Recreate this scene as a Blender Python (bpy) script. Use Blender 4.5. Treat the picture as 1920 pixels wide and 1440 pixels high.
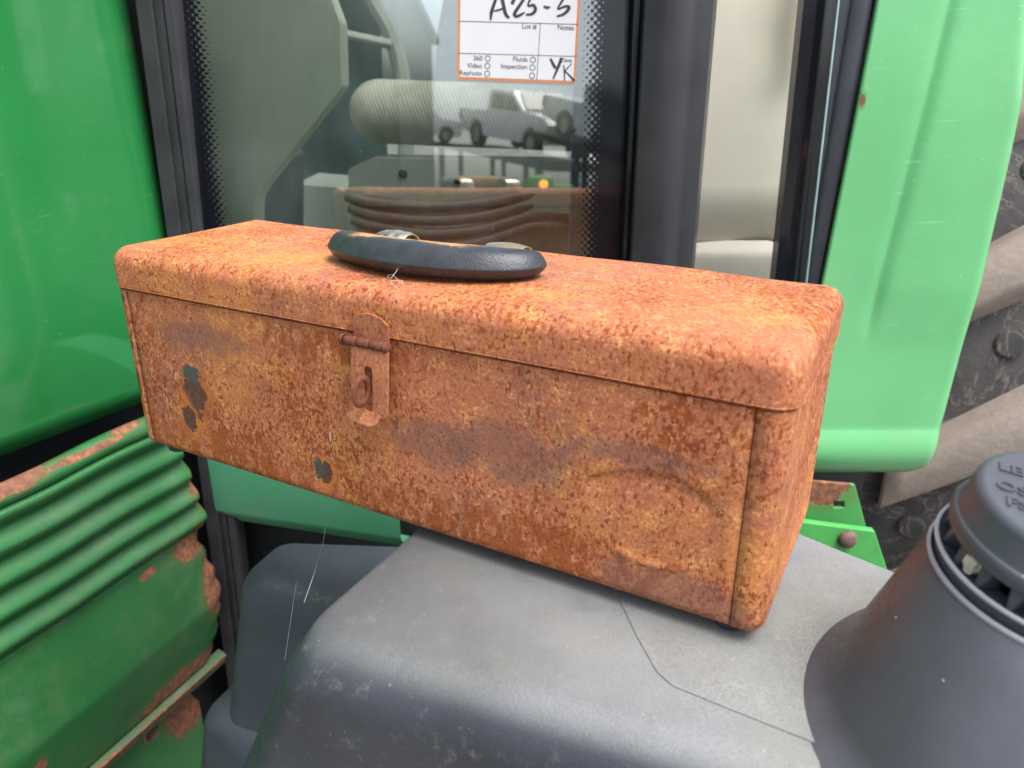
import bpy, bmesh, math, random
import numpy as np
from mathutils import Vector, Matrix
from mathutils.geometry import intersect_line_plane
R=math.radians; random.seed(7); rng=np.random.default_rng(7)
S=bpy.context.scene
col=S.collection
for o in list(bpy.data.objects): bpy.data.objects.remove(o)

# ------------------------------------------------------------ camera
CZ=.276; FPX=1434.5; PIT=math.asin(.3653)
cam=bpy.data.objects.new('camera',bpy.data.cameras.new('camera')); col.objects.link(cam)
cam.location=(0,0,CZ); cam.rotation_euler=(R(90)-PIT,0,0)
cam.data.sensor_width=36; cam.data.lens=FPX/1920*36
cam.data.clip_start=.02; cam.data.clip_end=800
cam.data.dof.use_dof=True; cam.data.dof.focus_distance=.56; cam.data.dof.aperture_fstop=9
S.camera=cam
# ------------------------------------------------------------ daylight: bright overcast
SUN_EL,SUN_AZ=R(64),R(132)      # azimuth from +Y clockwise
w=bpy.data.worlds.new('World'); S.world=w; w.use_nodes=True
wn=w.node_tree; wn.nodes.clear()
sky=wn.nodes.new('ShaderNodeTexSky'); sky.sky_type='NISHITA'; sky.sun_disc=False
sky.sun_elevation=SUN_EL; sky.sun_rotation=SUN_AZ; sky.air_density=1.0; sky.dust_density=3.5; sky.ozone_density=1
hs=wn.nodes.new('ShaderNodeHueSaturation'); hs.inputs['Saturation'].default_value=.4
tcw=wn.nodes.new('ShaderNodeTexCoord'); nzw=wn.nodes.new('ShaderNodeTexNoise'); nzw.inputs['Scale'].default_value=1.7; nzw.inputs['Detail'].default_value=5
mpw=wn.nodes.new('ShaderNodeMapping'); mpw.inputs['Scale'].default_value=(1,1,2.6)
rpw=wn.nodes.new('ShaderNodeValToRGB'); rpw.color_ramp.elements[0].position=.3; rpw.color_ramp.elements[0].color=(.72,.76,.83,1)
rpw.color_ramp.elements[1].position=.7; rpw.color_ramp.elements[1].color=(1.12,1.12,1.12,1)
mxw=wn.nodes.new('ShaderNodeMix'); mxw.data_type='RGBA'; mxw.blend_type='MULTIPLY'; mxw.inputs[0].default_value=1
bg=wn.nodes.new('ShaderNodeBackground'); bg.inputs['Strength'].default_value=.13
ow=wn.nodes.new('ShaderNodeOutputWorld'); L=wn.links.new
L(sky.outputs[0],hs.inputs['Color']); L(tcw.outputs['Generated'],mpw.inputs[0]); L(mpw.outputs[0],nzw.inputs['Vector']); L(nzw.outputs[0],rpw.inputs[0])
L(hs.outputs[0],mxw.inputs[6]); L(rpw.outputs[0],mxw.inputs[7]); L(mxw.outputs[2],bg.inputs[0]); L(bg.outputs[0],ow.inputs[0])
sl=bpy.data.lights.new('sun','SUN'); sl.energy=1.5; sl.angle=R(36); sl.color=(1,.98,.95)
sun=bpy.data.objects.new('sun',sl); col.objects.link(sun)
sd=Vector((math.sin(SUN_AZ)*math.cos(SUN_EL),math.cos(SUN_AZ)*math.cos(SUN_EL),math.sin(SUN_EL)))
sun.rotation_euler=sd.to_track_quat('Z','Y').to_euler(); sun.location=(3,-2,6)
S.view_settings.view_transform='Standard'; S.view_settings.look='None'; S.view_settings.exposure=1.3; S.view_settings.gamma=1
S.cycles.max_bounces=10; S.cycles.transparent_max_bounces=12

# ------------------------------------------------------------ survey helpers: where a sight line meets a real plane
def ray(px,py):
    u=(px-960)/FPX; v=(py-720)/FPX
    return Vector((u,math.cos(PIT)-v*math.sin(PIT),-math.sin(PIT)-v*math.cos(PIT)))
C0=Vector((0,0,CZ))
def onp(px,py,p0,n):
    d=ray(px,py); n=Vector(n); return C0+d*((Vector(p0)-C0).dot(n)/d.dot(n))
def aty(px,py,y): return onp(px,py,(0,y,0),(0,1,0))
def atz(px,py,z): return onp(px,py,(0,0,z),(0,0,1))
# ------------------------------------------------------------ object helpers
def tag(o,label=None,cat=None,group=None,kind=None):
    for k,v in (('label',label),('category',cat),('group',group),('kind',kind)):
        if v: o[k]=v
    return o
def empty(name,loc,rz,label,cat,group=None):
    o=bpy.data.objects.new(name,None); col.objects.link(o); o.location=loc; o.rotation_euler=(0,0,rz); o.empty_display_size=.1
    return tag(o,label,cat,group)
def link(name,me,mat,parent=None,smooth=True):
    o=bpy.data.objects.new(name,me); col.objects.link(o)
    if mat is not None and not me.materials: me.materials.append(mat)
    if smooth is not None:
        me.polygons.foreach_set('use_smooth',[smooth]*len(me.polygons))
    if parent:
        o.parent=parent
        if parent.type=='EMPTY' and parent.get('world'): o.location=-Vector(parent.location)
    return o
def obj(name,bm,mat,parent=None,smooth=True,sharp=35,normals=True):
    if normals: bmesh.ops.recalc_face_normals(bm,faces=bm.faces)
    me=bpy.data.meshes.new(name); bm.to_mesh(me); bm.free()
    o=link(name,me,mat,parent,smooth)
    if smooth and sharp: me.set_sharp_from_angle(angle=R(sharp))
    return o
def bevel(o,w,seg=2,ang=35):
    m=o.modifiers.new('bevel','BEVEL'); m.width=w; m.segments=seg; m.limit_method='ANGLE'; m.angle_limit=R(ang); return o
def solid(o,t,off=-1):
    m=o.modifiers.new('solid','SOLIDIFY'); m.thickness=t; m.offset=off; return o
def grid(fn,nu,nv,cu=False,cv=False,bm=None):
    bm=bm or bmesh.new(); V=[[bm.verts.new(fn(i/(nu if cu else nu-1),j/(nv if cv else nv-1))) for j in range(nv)] for i in range(nu)]
    for i in range(nu if cu else nu-1):
        for j in range(nv if cv else nv-1):
            bm.faces.new((V[i][j],V[(i+1)%nu][j],V[(i+1)%nu][(j+1)%nv],V[i][(j+1)%nv]))
    return bm
def axis_grid(a,b,r,n,extra):
    t=[a+r-r*math.tan(R(45)*(1-k/n)) for k in range(n)]+[a+r]
    e=[x for x in sorted(extra) if a+r+1e-5<x<b-r-1e-5]
    return t+e+[b-r]+[b-r+r*math.tan(R(45)*k/n) for k in range(1,n+1)]
def rbox(lo,hi,r,n=5,ex=(),ey=(),ez=(),bm=None):
    bm=bm or bmesh.new(); G=[axis_grid(lo[i],hi[i],r,n,e) for i,e in enumerate((ex,ey,ez))]; D={}
    def v(q):
        k=tuple(round(c,7) for c in q)
        if k not in D:
            q=Vector(q); inn=Vector([min(max(q[i],lo[i]+r),hi[i]-r) for i in range(3)]); d=q-inn
            D[k]=bm.verts.new(inn+d.normalized()*r if d.length>1e-9 else q)
        return D[k]
    for ax in range(3):
        a,b=[i for i in range(3) if i!=ax]
        for val in (lo[ax],hi[ax]):
            for i in range(len(G[a])-1):
                for j in range(len(G[b])-1):
                    f=[]
                    for (p,q) in ((i,j),(i+1,j),(i+1,j+1),(i,j+1)):
                        c=[0,0,0]; c[ax]=val; c[a]=G[a][p]; c[b]=G[b][q]; f.append(v(c))
                    try: bm.faces.new(f)
                    except ValueError: pass
    return bm
def outward(bm,c):
    c=Vector(c); fs=[f for f in bm.faces if (f.calc_center_median()-c).dot(f.normal)<0]
    bmesh.ops.reverse_faces(bm,faces=fs); return bm
def keep(bm,fn):
    bmesh.ops.delete(bm,geom=[f for f in bm.faces if not fn(f.calc_center_median())],context='FACES')
    bmesh.ops.delete(bm,geom=[v for v in bm.verts if not v.link_faces],context='VERTS'); return bm
def box(lo,hi,bm=None):
    bm=bm or bmesh.new(); m=Matrix.Translation([(lo[i]+hi[i])/2 for i in range(3)])@Matrix.Diagonal([hi[i]-lo[i] for i in range(3)]+[1])
    bmesh.ops.create_cube(bm,size=1,matrix=m); return bm
def frame_of(t):
    t=t.normalized(); u=Vector((0,0,1)) if abs(t.z)<.9 else Vector((1,0,0)); a=t.cross(u).normalized(); return a,t.cross(a).normalized()
def tube(path,rad,n=10,bm=None,cap=True):
    bm=bm or bmesh.new(); rings=[]; path=[Vector(p) for p in path]
    for i,p in enumerate(path):
        t=path[min(i+1,len(path)-1)]-path[max(i-1,0)]; a,b=frame_of(t); r=rad[i] if hasattr(rad,'__len__') else rad
        rings.append([bm.verts.new(p+(a*math.cos(2*math.pi*k/n)+b*math.sin(2*math.pi*k/n))*r) for k in range(n)])
    for i in range(len(rings)-1):
        for k in range(n): bm.faces.new((rings[i][k],rings[i][(k+1)%n],rings[i+1][(k+1)%n],rings[i+1][k]))
    if cap: bm.faces.new(rings[0][::-1]); bm.faces.new(rings[-1])
    return bm
def crom(pts,n):
    P=[Vector(p) for p in pts]; P=[2*P[0]-P[1]]+P+[2*P[-1]-P[-2]]; out=[]
    for i in range(1,len(P)-2):
        for k in range(n):
            t=k/n; out.append(.5*((2*P[i])+(-P[i-1]+P[i+1])*t+(2*P[i-1]-5*P[i]+4*P[i+1]-P[i+2])*t*t+(-P[i-1]+3*P[i]-3*P[i+1]+P[i+2])*t**3))
    return out+[P[-2]]
def lathe(c,ax,prof,n=48,bm=None,a0=0,a1=2*math.pi):
    bm=bm or bmesh.new(); ax=Vector(ax).normalized(); a,b=frame_of(ax); c=Vector(c); full=abs(a1-a0-2*math.pi)<1e-6
    rings=[[bm.verts.new(c+ax*h+(a*math.cos(a0+(a1-a0)*k/n)+b*math.sin(a0+(a1-a0)*k/n))*r) for k in range(n if full else n+1)] for r,h in prof]
    for i in range(len(rings)-1):
        for k in range(n):
            k2=(k+1)%n if full else k+1
            bm.faces.new((rings[i][k],rings[i][k2],rings[i+1][k2],rings[i+1][k]))
    return bm
def plate(outer,holes,fn,th):
    """flat plate from a 2-D outline with holes; fn(x,y,h) places it, h is 0 at the back and th at the front"""
    bm=bmesh.new(); E=[]
    for lp in [outer]+list(holes):
        vs=[bm.verts.new((p[0],p[1],0)) for p in lp]
        for i in range(len(vs)): E.append(bm.edges.new((vs[i],vs[(i+1)%len(vs)])))
    bmesh.ops.triangle_fill(bm,use_beauty=True,edges=E)
    ret=bmesh.ops.extrude_face_region(bm,geom=bm.faces[:])
    for v in [g for g in ret['geom'] if isinstance(g,bmesh.types.BMVert)]: v.co.z=th
    for v in bm.verts: v.co=Vector(fn(v.co.x,v.co.y,v.co.z))
    return bm
def arc(cx,cy,r,a0,a1,n): return [(cx+r*math.cos(R(a0+(a1-a0)*k/n)),cy+r*math.sin(R(a0+(a1-a0)*k/n))) for k in range(n+1)]
def fillet(poly,rad,n=6):
    out=[]; m=len(poly)
    for i in range(m):
        p=Vector(poly[i]); a=Vector(poly[i-1]); b=Vector(poly[(i+1)%m]); r=rad[i] if hasattr(rad,'__len__') else rad
        u=(a-p).normalized(); v=(b-p).normalized(); th=u.angle(v); d=min(r/math.tan(th/2),.48*(a-p).length,.48*(b-p).length); rr=d*math.tan(th/2)
        c=p+(u+v).normalized()*(rr/math.sin(th/2)); s=p+u*d-c; e=p+v*d-c
        for k in range(n+1):
            q=s.lerp(e,k/n) ; 
            if q.length<1e-9: q=s
            out.append(c+q.normalized()*rr)
    return out
# ------------------------------------------------------------ material helper
class M:
    def __init__(s,name,rough=.5,spec=.5,metal=0):
        s.m=bpy.data.materials.new(name); s.m.use_nodes=True; s.t=s.m.node_tree; s.b=s.t.nodes['Principled BSDF']; s.tc=s.t.nodes.new('ShaderNodeTexCoord').outputs['Object']
        s.b.inputs['Roughness'].default_value=rough; s.b.inputs['Specular IOR Level'].default_value=spec; s.b.inputs['Metallic'].default_value=metal
    def n(s,t): return s.t.nodes.new('ShaderNode'+t)
    def put(s,sock,v):
        if isinstance(v,bpy.types.NodeSocket): s.t.links.new(v,sock)
        elif v is not None:
            if hasattr(v,'__len__') and len(v)==3 and sock.type=='RGBA': v=(*v,1)
            elif not hasattr(v,'__len__') and sock.type=='RGBA': v=(v,v,v,1)
            sock.default_value=v
    def noise(s,scale,detail=3,rough=.5,vec=None,st=None,off=None,dist=0):
        v=vec or s.tc
        if st or off:
            mp=s.n('Mapping'); s.put(mp.inputs[0],v); mp.inputs['Scale'].default_value=st or (1,1,1); mp.inputs['Location'].default_value=off or (0,0,0); v=mp.outputs[0]
        n=s.n('TexNoise'); s.put(n.inputs['Vector'],v); n.inputs['Scale'].default_value=scale; n.inputs['Detail'].default_value=detail; n.inputs['Roughness'].default_value=rough; n.inputs['Distortion'].default_value=dist
        return n.outputs[0]
    def vor(s,scale,feature='F1',st=None,out=0):
        mp=s.n('Mapping'); s.put(mp.inputs[0],s.tc); mp.inputs['Scale'].default_value=st or (1,1,1)
        n=s.n('TexVoronoi'); n.feature=feature; s.put(n.inputs['Vector'],mp.outputs[0]); n.inputs['Scale'].default_value=scale; return n.outputs[out]
    def mr(s,v,a,b,c=0,d=1,smooth=True):
        if isinstance(a,(int,float)) and isinstance(b,(int,float)) and a>b: a,b,c,d=b,a,d,c
        n=s.n('MapRange'); n.interpolation_type='SMOOTHSTEP' if smooth else 'LINEAR'; s.put(n.inputs[0],v)
        for i,x in enumerate((a,b,c,d)): s.put(n.inputs[i+1],x)
        return n.outputs[0]
    def math(s,op,a,b=0,c=0):
        n=s.n('Math'); n.operation=op
        for i,x in enumerate((a,b,c)): s.put(n.inputs[i],x)
        return n.outputs[0]
    def mix(s,f,a,b,mode='MIX'):
        n=s.n('Mix'); n.data_type='RGBA'; n.blend_type=mode; s.put(n.inputs[0],f); s.put(n.inputs[6],a); s.put(n.inputs[7],b); return n.outputs[2]
    def ramp(s,f,st):
        n=s.n('ValToRGB'); cr=n.color_ramp
        while len(cr.elements)<len(st): cr.elements.new(.5)
        for e,(p,c) in zip(cr.elements,st): e.position=p; e.color=(*c,1)
        s.put(n.inputs[0],f); return n.outputs[0]
    def xyz(s):
        n=s.n('SeparateXYZ'); s.put(n.inputs[0],s.tc); return n.outputs
    def dist(s,c,r,nz=None,amp=.9):
        mp=s.n('Mapping'); mp.vector_type='POINT'; s.put(mp.inputs[0],s.tc); mp.inputs['Location'].default_value=[-c[i]/r[i] for i in range(3)]; mp.inputs['Scale'].default_value=[1/x for x in r]
        n=s.n('VectorMath'); n.operation='LENGTH'; s.put(n.inputs[0],mp.outputs[0]); d=n.outputs['Value']
        if nz is not None: d=s.math('ADD',d,s.math('MULTIPLY',s.math('SUBTRACT',nz,.5),amp))
        return d
    def bump(s,h,strength,dist=.001,prev=None):
        n=s.n('Bump'); s.put(n.inputs['Height'],h); n.inputs['Strength'].default_value=strength; n.inputs['Distance'].default_value=dist
        if prev: s.put(n.inputs['Normal'],prev)
        return n.outputs[0]
    def out(s,color=None,rough=None,normal=None,metal=None):
        if color is not None: s.put(s.b.inputs['Base Color'],color)
        if rough is not None: s.put(s.b.inputs['Roughness'],rough)
        if normal is not None: s.put(s.b.inputs['Normal'],normal)
        if metal is not None: s.put(s.b.inputs['Metallic'],metal)
        return s.m
def simple(name,c,rough=.5,spec=.5,metal=0,var=.12,scale=40,bump=0,bscale=800,coat=0):
    m=M(name,rough,spec,metal); n=m.noise(scale,4); k=m.mr(n,.3,.7,1-var,1+var)
    cc=m.mix(1,c,k,'MULTIPLY')
    if coat: m.b.inputs['Coat Weight'].default_value=coat; m.b.inputs['Coat Roughness'].default_value=.05
    return m.out(cc,m.mr(n,.2,.8,rough*.85,min(1,rough*1.15)),m.bump(m.noise(bscale,2),bump,.0006) if bump else None)

# rust of the toolbox
def rust_mat(name,patches=True,tint=None,dark=0):
    m=M(name,.72,.32)
    big=m.noise(11,4,.55,off=(3,1,2)); mid=m.noise(38,5,.62); fine=m.noise(420,4,.7); fine2=m.noise(1100,2,.6)
    c=m.mix(m.mr(m.math('ADD',m.math('MULTIPLY',big,.55),m.math('MULTIPLY',mid,.45)),.46,.64),(.49,.165,.080),(.60,.230,.066))
    mau=m.mr(m.math('ADD',m.math('MULTIPLY',m.noise(9,5,.6,off=(7,4,9)),.7),m.math('MULTIPLY',m.noise(150,4,.7),.3)),.515,.60)
    c=m.mix(m.math('MULTIPLY',mau,.6),c,(.27,.115,.085))
    # a network of fine dark grains
    grit=m.noise(700,3,.75,off=(6,1,3)); g2=m.noise(60,6,.8,off=(1,1,6))
    c=m.mix(m.math('MULTIPLY',m.mr(m.math('ADD',m.math('MULTIPLY',fine,.6),m.math('MULTIPLY',g2,.4)),.50,.62),.7),c,(.29,.082,.029))
    c=m.mix(m.math('MULTIPLY',m.mr(m.math('ADD',m.math('MULTIPLY',fine,.55),m.math('MULTIPLY',g2,.45)),.48,.39),.8),c,(.84,.38,.13))
    c=m.mix(m.math('MULTIPLY',m.mr(grit,.57,.68),.5),c,(.17,.05,.022)); c=m.mix(m.math('MULTIPLY',m.mr(grit,.42,.34),.5),c,(.72,.40,.19))
    # rain drop speckles, drawn out down the upright faces
    dens=m.noise(13,3,.5,off=(1,8,5))
    sp=m.noise(400,3,.6,st=(1,1,.6),dist=.15); sp2=m.noise(235,4,.65,st=(1,1,.6),off=(2,2,2))
    thr=m.mr(dens,.34,.66,.625,.485,False)
    s1=m.mr(sp,thr,m.math('ADD',thr,.055)); s2=m.mr(sp2,m.math('ADD',thr,.03),m.math('ADD',thr,.09))
    sm=m.math('MAXIMUM',s1,s2)
    c=m.mix(m.math('MULTIPLY',sm,.85),c,m.mix(m.mr(m.noise(150,4,.7,off=(5,5,1)),.35,.65),(.17,.030,.008),(.38,.078,.012)))
    if patches:
        nz=m.noise(75,4,.6)
        # heavy deep red rust along the lower front edge
        for cc,rr in (((.335,0,.012),(.11,.05,.022)),((.10,0,.012),(.09,.05,.024)),((.215,0,.118),(.07,.05,.012))):
            d=m.dist(cc,rr,m.noise(120,3,.6,st=(1,1,.6)),2.2); c=m.mix(m.math('MULTIPLY',m.math('MULTIPLY',m.mr(d,1.15,.7),m.mr(m.noise(135,4,.65,st=(1,1,.55),off=(6,2,8)),.43,.53)),.85),c,m.mix(m.mr(grit,.35,.65),(.20,.045,.012),(.42,.115,.022)))
        # mauve dark bruises
        for cc,rr in (((.345,0,.075),(.05,.06,.022)),((.425,0,.092),(.04,.05,.008)),((.29,0,.068),(.035,.05,.02)),((.135,.0,.148),(.02,.03,.012)),((.45,0,.012),(.05,.05,.018)),((.09,0,.105),(.05,.05,.012))):
            d=m.dist(cc,rr,m.noise(60,6,.75),1.8); c=m.mix(m.math('MULTIPLY',m.mr(d,1.1,.6),.5),c,(.19,.10,.085))
        # flaked spots: bright orange fringe, dark scale inside, remains of blue green paint
        for cc,rr in (((.0745,0,.056),(.0105,.03,.0165)),((.063,0,.036),(.0068,.03,.012)),((.199,0,.0235),(.006,.03,.0075)),((.007,0,.055),(.004,.03,.012))):
            d=m.dist(cc,rr,nz,2.4)
            c=m.mix(m.math('MULTIPLY',m.mr(d,2.0,1.2),.8),c,m.mix(m.mr(mid,.35,.65),(.62,.20,.035),(.38,.10,.03)))
            c=m.mix(m.mr(d,1.08,.98),c,m.mix(m.mr(fine,.4,.6),(.085,.045,.035),(.16,.07,.045)))
        for cc,rr in (((.074,0,.0745),(.0095,.03,.0068)),((.193,0,.0265),(.0046,.03,.0078)),((.0075,0,.1245),(.0038,.03,.0042)),((.0095,0,.088),(.0020,.03,.0035)),((.148,0,.138),(.006,.03,.0018))):
            d=m.dist(cc,rr,m.noise(240,4,.7),2.6); c=m.mix(m.mr(d,1.02,.96),c,m.mix(fine,(.062,.062,.052),(.105,.11,.095)))
        d=m.dist((.004,0,.012),(.009,.05,.024),nz,.8); c=m.mix(m.mr(d,1.05,.9),c,(.34,.25,.12))
        d=m.dist((.2065,0,.0535),(.0007,.02,.0050),m.noise(400,3),2.0); c=m.mix(m.mr(d,1.,.8),c,(.62,.58,.53))
    if tint: c=m.mix(tint[1],c,tint[0])
    h=m.math('ADD',m.math('MULTIPLY',fine,.7),m.math('ADD',m.math('MULTIPLY',sm,-.35),m.math('MULTIPLY',fine2,.5)))
    nrm=m.bump(h,.42,.0007); nrm=m.bump(mid,.18,.002,nrm)
    return m.out(c,m.mr(fine,.3,.7,.6,.9),nrm)
MR=rust_mat('rusted_steel'); MRL=rust_mat('rusted_lid_steel',False); MRP=rust_mat('rusted_hasp_steel',False,((.28,.10,.07),.5)); MRD=rust_mat('rusted_pin_steel',False,((.10,.030,.020),.85))

# green tractor paint
def green_mat(name,c,rough,rust=(),var=.1,dirt=None,orange=.0,coat=.0):
    m=M(name,rough,.5); n=m.noise(9,4); c2=[x*(1-var) for x in c]; c3=[min(1,x*(1+var)) for x in c]
    cc=m.mix(m.mr(n,.3,.7),c2,c3)
    if dirt: cc=m.mix(m.math('MULTIPLY',m.mr(m.noise(14,6,.7,off=(5,5,5)),.5,.75),dirt[1]),cc,dirt[0])
    cc=m.mix(m.mr(m.noise(260,3,.5,off=(9,9,1)),.74,.77),cc,[min(1,x*2+.05) for x in c])
    sc=m.noise(22,2,.5,st=(1,1,14),off=(4,1,2),dist=.6); cc=m.mix(m.math('MULTIPLY',m.mr(sc,.71,.76),.30),cc,[min(1,x*1.5+.06) for x in c])
    cc=m.mix(m.math('MULTIPLY',m.mr(m.noise(5,7,.8,off=(3,3,3)),.5,.72),.16),cc,(.32,.36,.28))
    rg=m.mr(m.noise(6,6,.75),.3,.7,rough*.75,rough*1.5); hb=None; nz=m.noise(34,6,.65); nrm=None
    for ce,rr,amp in rust:
        d=m.dist(ce,rr,nz,amp)
        cc=m.mix(m.math('MULTIPLY',m.mr(d,1.5,1.05),.35),cc,(.16,.13,.04))
        k=m.mr(d,1.0,.97); cc=m.mix(k,cc,m.ramp(m.noise(120,5,.7),[(.3,(.13,.05,.035)),(.5,(.22,.09,.055)),(.66,(.42,.16,.05))]))
        rg=m.mix(k,rg,.85); hb=k if hb is None else m.math('MAXIMUM',hb,k)
    if orange: nrm=m.bump(m.noise(230,2,.5),orange,.0006)
    if hb is not None: nrm=m.bump(m.math('MULTIPLY',hb,-1),.7,.0018,nrm); nrm=m.bump(m.noise(90,4,.6),.2,.001,nrm)
    if coat: m.b.inputs['Coat Weight'].default_value=coat; m.b.inputs['Coat Roughness'].default_value=.04
    return m.out(cc,rg,nrm)
HP=Vector((-.43,.95,0)); hd=Vector((.39,.92,0)).normalized(); hn=Vector((hd.y,-hd.x,0))      # hood side: direction and outward normal
def hood(px,py,off=0): return onp(px,py,HP+hn*off,hn)
RO=.03
MG_hood=green_mat('gloss_green_paint',(.025,.215,.055),.10,orange=.05,var=.04,coat=.6)
MG_rib=green_mat('weathered_green_paint',(.024,.135,.038),.36,rust=[
    (hood(8,905,RO),(.05,.05,.012),1.3),(hood(368,900,RO),(.008,.02,.030),1.6),(hood(382,985,RO),(.006,.022,.030),1.6),(hood(330,1035,RO),(.05,.05,.012),1.6),(hood(240,800,RO),(.02,.02,.004),1.6),(hood(150,850,RO),(.05,.05,.003),1.4)],dirt=((.10,.17,.07),.5))
MG_low=green_mat('peeling_green_paint',(.024,.135,.038),.34,rust=[
    (hood(404,1095,RO),(.030,.030,.050),1.0),(hood(365,1020,RO),(.04,.04,.018),1.2),(hood(350,1282,RO),(.075,.075,.022),1.1),(hood(395,1262,RO),(.04,.04,.03),1.1),(hood(70,1432,RO),(.01,.01,.01),1.5),(hood(275,1075,RO),(.012,.012,.006),2.0)],dirt=((.10,.17,.07),.5))
MG_fend=green_mat('faded_green_paint',(.155,.50,.20),.16,rust=[(aty(1607,190,.9),(.004,.02,.010),1.2),(aty(1742,878,.9),(.006,.02,.006),1.4),(aty(1660,905,.9),(.10,.02,.005),1.4)],var=.05)
MG_sill=green_mat('dull_green_paint',(.12,.46,.24),.45,var=.06)
MG_brk=green_mat('bracket_green_paint',(.07,.32,.08),.4,rust=[(aty(1560,945,.8),(.05,.05,.028),.8)])
# dark plastics
def plastic(name,c,rough,dust=None,grain=.35,gs=650,seam=False):
    m=M(name,rough,.5); n=m.noise(17,5,.6); cc=m.mix(1,c,m.mr(n,.3,.7,.86,1.16),'MULTIPLY'); x=m.xyz()
    gr=m.noise(gs,3,.65); fib=m.noise(170,5,.75,dist=1.2)
    rg=m.mr(gr,.3,.7,rough*.8,rough*1.25)
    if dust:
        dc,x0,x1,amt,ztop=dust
        k=m.math('MULTIPLY',m.mr(m.math('ADD',x[0],m.math('MULTIPLY',m.noise(8,4),.12)),x0,x1,.12,1),m.mr(x[2],ztop-.012,ztop+.001))  # dust cover thins leftwards; the light from the right is put into it too
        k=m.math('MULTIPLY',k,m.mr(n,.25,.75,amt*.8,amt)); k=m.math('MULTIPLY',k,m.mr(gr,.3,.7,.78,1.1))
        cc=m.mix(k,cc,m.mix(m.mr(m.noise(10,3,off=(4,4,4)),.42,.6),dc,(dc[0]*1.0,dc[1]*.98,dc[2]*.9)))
        ed=m.n('TexVoronoi'); ed.feature='DISTANCE_TO_EDGE'; m.put(ed.inputs['Vector'],m.tc); ed.inputs['Scale'].default_value=330
        for cc_,rr_ in (((.115,.295,0),(.045,.022,.02)),((.16,.33,0),(.02,.05,.02))):
            dd=m.dist(cc_,rr_,m.noise(45,5,.7),1.6); cc=m.mix(m.math('MULTIPLY',m.math('MULTIPLY',m.mr(dd,1.1,.4),m.mr(ed.outputs[0],.10,.02)),.20),cc,(.50,.49,.42))
        rg=m.mix(k,rg,.7)
        # white lint like scratches
        cc=m.mix(m.math('MULTIPLY',m.mr(fib,.665,.70),.5),cc,(.45,.45,.46))
        cc=m.mix(m.math('MULTIPLY',m.mr(m.noise(60,7,.8,off=(8,2,2)),.54,.72),.25),cc,(.36,.36,.35))
        cc=m.mix(m.math('MULTIPLY',m.mr(m.noise(7,6,.75,off=(2,7,2)),.54,.66),.35),cc,(.075,.08,.09))
    cc=m.mix(m.mr(m.noise(330,2,.5,off=(3,9,1)),.775,.79),cc,(.5,.5,.5))
    nrm=m.bump(gr,grain,.0007)
    return m.out(cc,rg,nrm)
M_tank=plastic('dusty_sidelit_black_polyethylene',(.038,.041,.050),.29,dust=((.27,.275,.275),-.14,.17,.92,0),grain=.42,gs=800)
M_spout=plastic('smooth_black_polyethylene',(.072,.075,.088),.42,grain=.12,gs=300)
M_cap=plastic('black_cap_plastic',(.065,.07,.082),.38,grain=.1,gs=500)
M_fair=plastic('scuffed_grey_plastic',(.060,.066,.084),.45,grain=.08,gs=300)
M_worn=simple('worn_plastic_edge',(.36,.37,.40),.6,bump=.3)
M_rub=simple('black_rubber_seal',(.034,.034,.038),.5,bump=.08,var=.15,scale=25)
M_rub2=simple('grey_rubber_seal',(.085,.085,.10),.45,var=.12,scale=20)
M_sat=simple('satin_black_door_frame',(.033,.034,.038),.30,var=.1,scale=15,coat=.2)
M_blk=simple('black_gloss_edge',(.008,.009,.012),.12,var=.1)
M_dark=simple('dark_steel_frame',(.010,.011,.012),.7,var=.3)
M_chrome=None
def chrome():
    m=M('tarnished_chrome',.18,.5,1); k=m.mr(m.noise(70,5,.7),.38,.62); return m.out(m.mix(k,(.66,.63,.54),(.50,.40,.24)),m.mix(k,.30,.5),m.bump(m.noise(300,3),.08,.0004))
M_chrome=chrome()
def handle_mat():
    m=M('black_leatherette_plastic',.5,.5); x=m.xyz(); g=m.vor(900); n=m.noise(90,5,.7)
    rim=m.math('MULTIPLY',m.mr(m.math('ADD',x[1],m.math('MULTIPLY',m.math('SUBTRACT',n,.5),.010)),.0385,.0425),m.mr(m.math('ADD',m.math('ABSOLUTE',m.math('SUBTRACT',x[0],.248)),m.math('MULTIPLY',m.math('SUBTRACT',n,.5),.02)),.050,.036))
    c=m.mix(m.mr(n,.3,.7),(.022,.025,.030),(.040,.044,.052)); c=m.mix(m.math('MULTIPLY',m.mr(m.noise(350,4,.8,dist=1),.66,.72),.5),c,(.3,.31,.33))
    c=m.mix(rim,c,m.mix(n,(.36,.19,.06),(.52,.33,.13)))
    return m.out(c,m.mix(rim,.36,.8),m.bump(m.noise(700,3,.6),.5,.0006))
M_handle=handle_mat()
M_beige=simple('beige_interior_trim',(.84,.77,.64),.55,var=.05,scale=12,bump=.05)
M_sage=simple('sage_grey_interior_trim',(.88,.92,.72),.5,var=.05,scale=10,bump=.03)
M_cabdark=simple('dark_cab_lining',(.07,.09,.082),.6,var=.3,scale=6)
M_seatpl=simple('grey_seat_plastic',(.30,.32,.27),.5,var=.1,scale=10)
M_bel=simple('dark_bellows_rubber',(.11,.105,.095),.45,var=.2,scale=14)
M_white=simple('white_vehicle_paint',(.80,.81,.82),.2,var=.03,scale=2,coat=.5)
M_tyreblk=simple('black_tyre_rubber',(.02,.02,.022),.8)
M_grey=simple('grey_alloy',(.35,.36,.37),.35,metal=.6)
M_glassd=simple('dark_vehicle_glass',(.015,.02,.022),.06)
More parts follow.
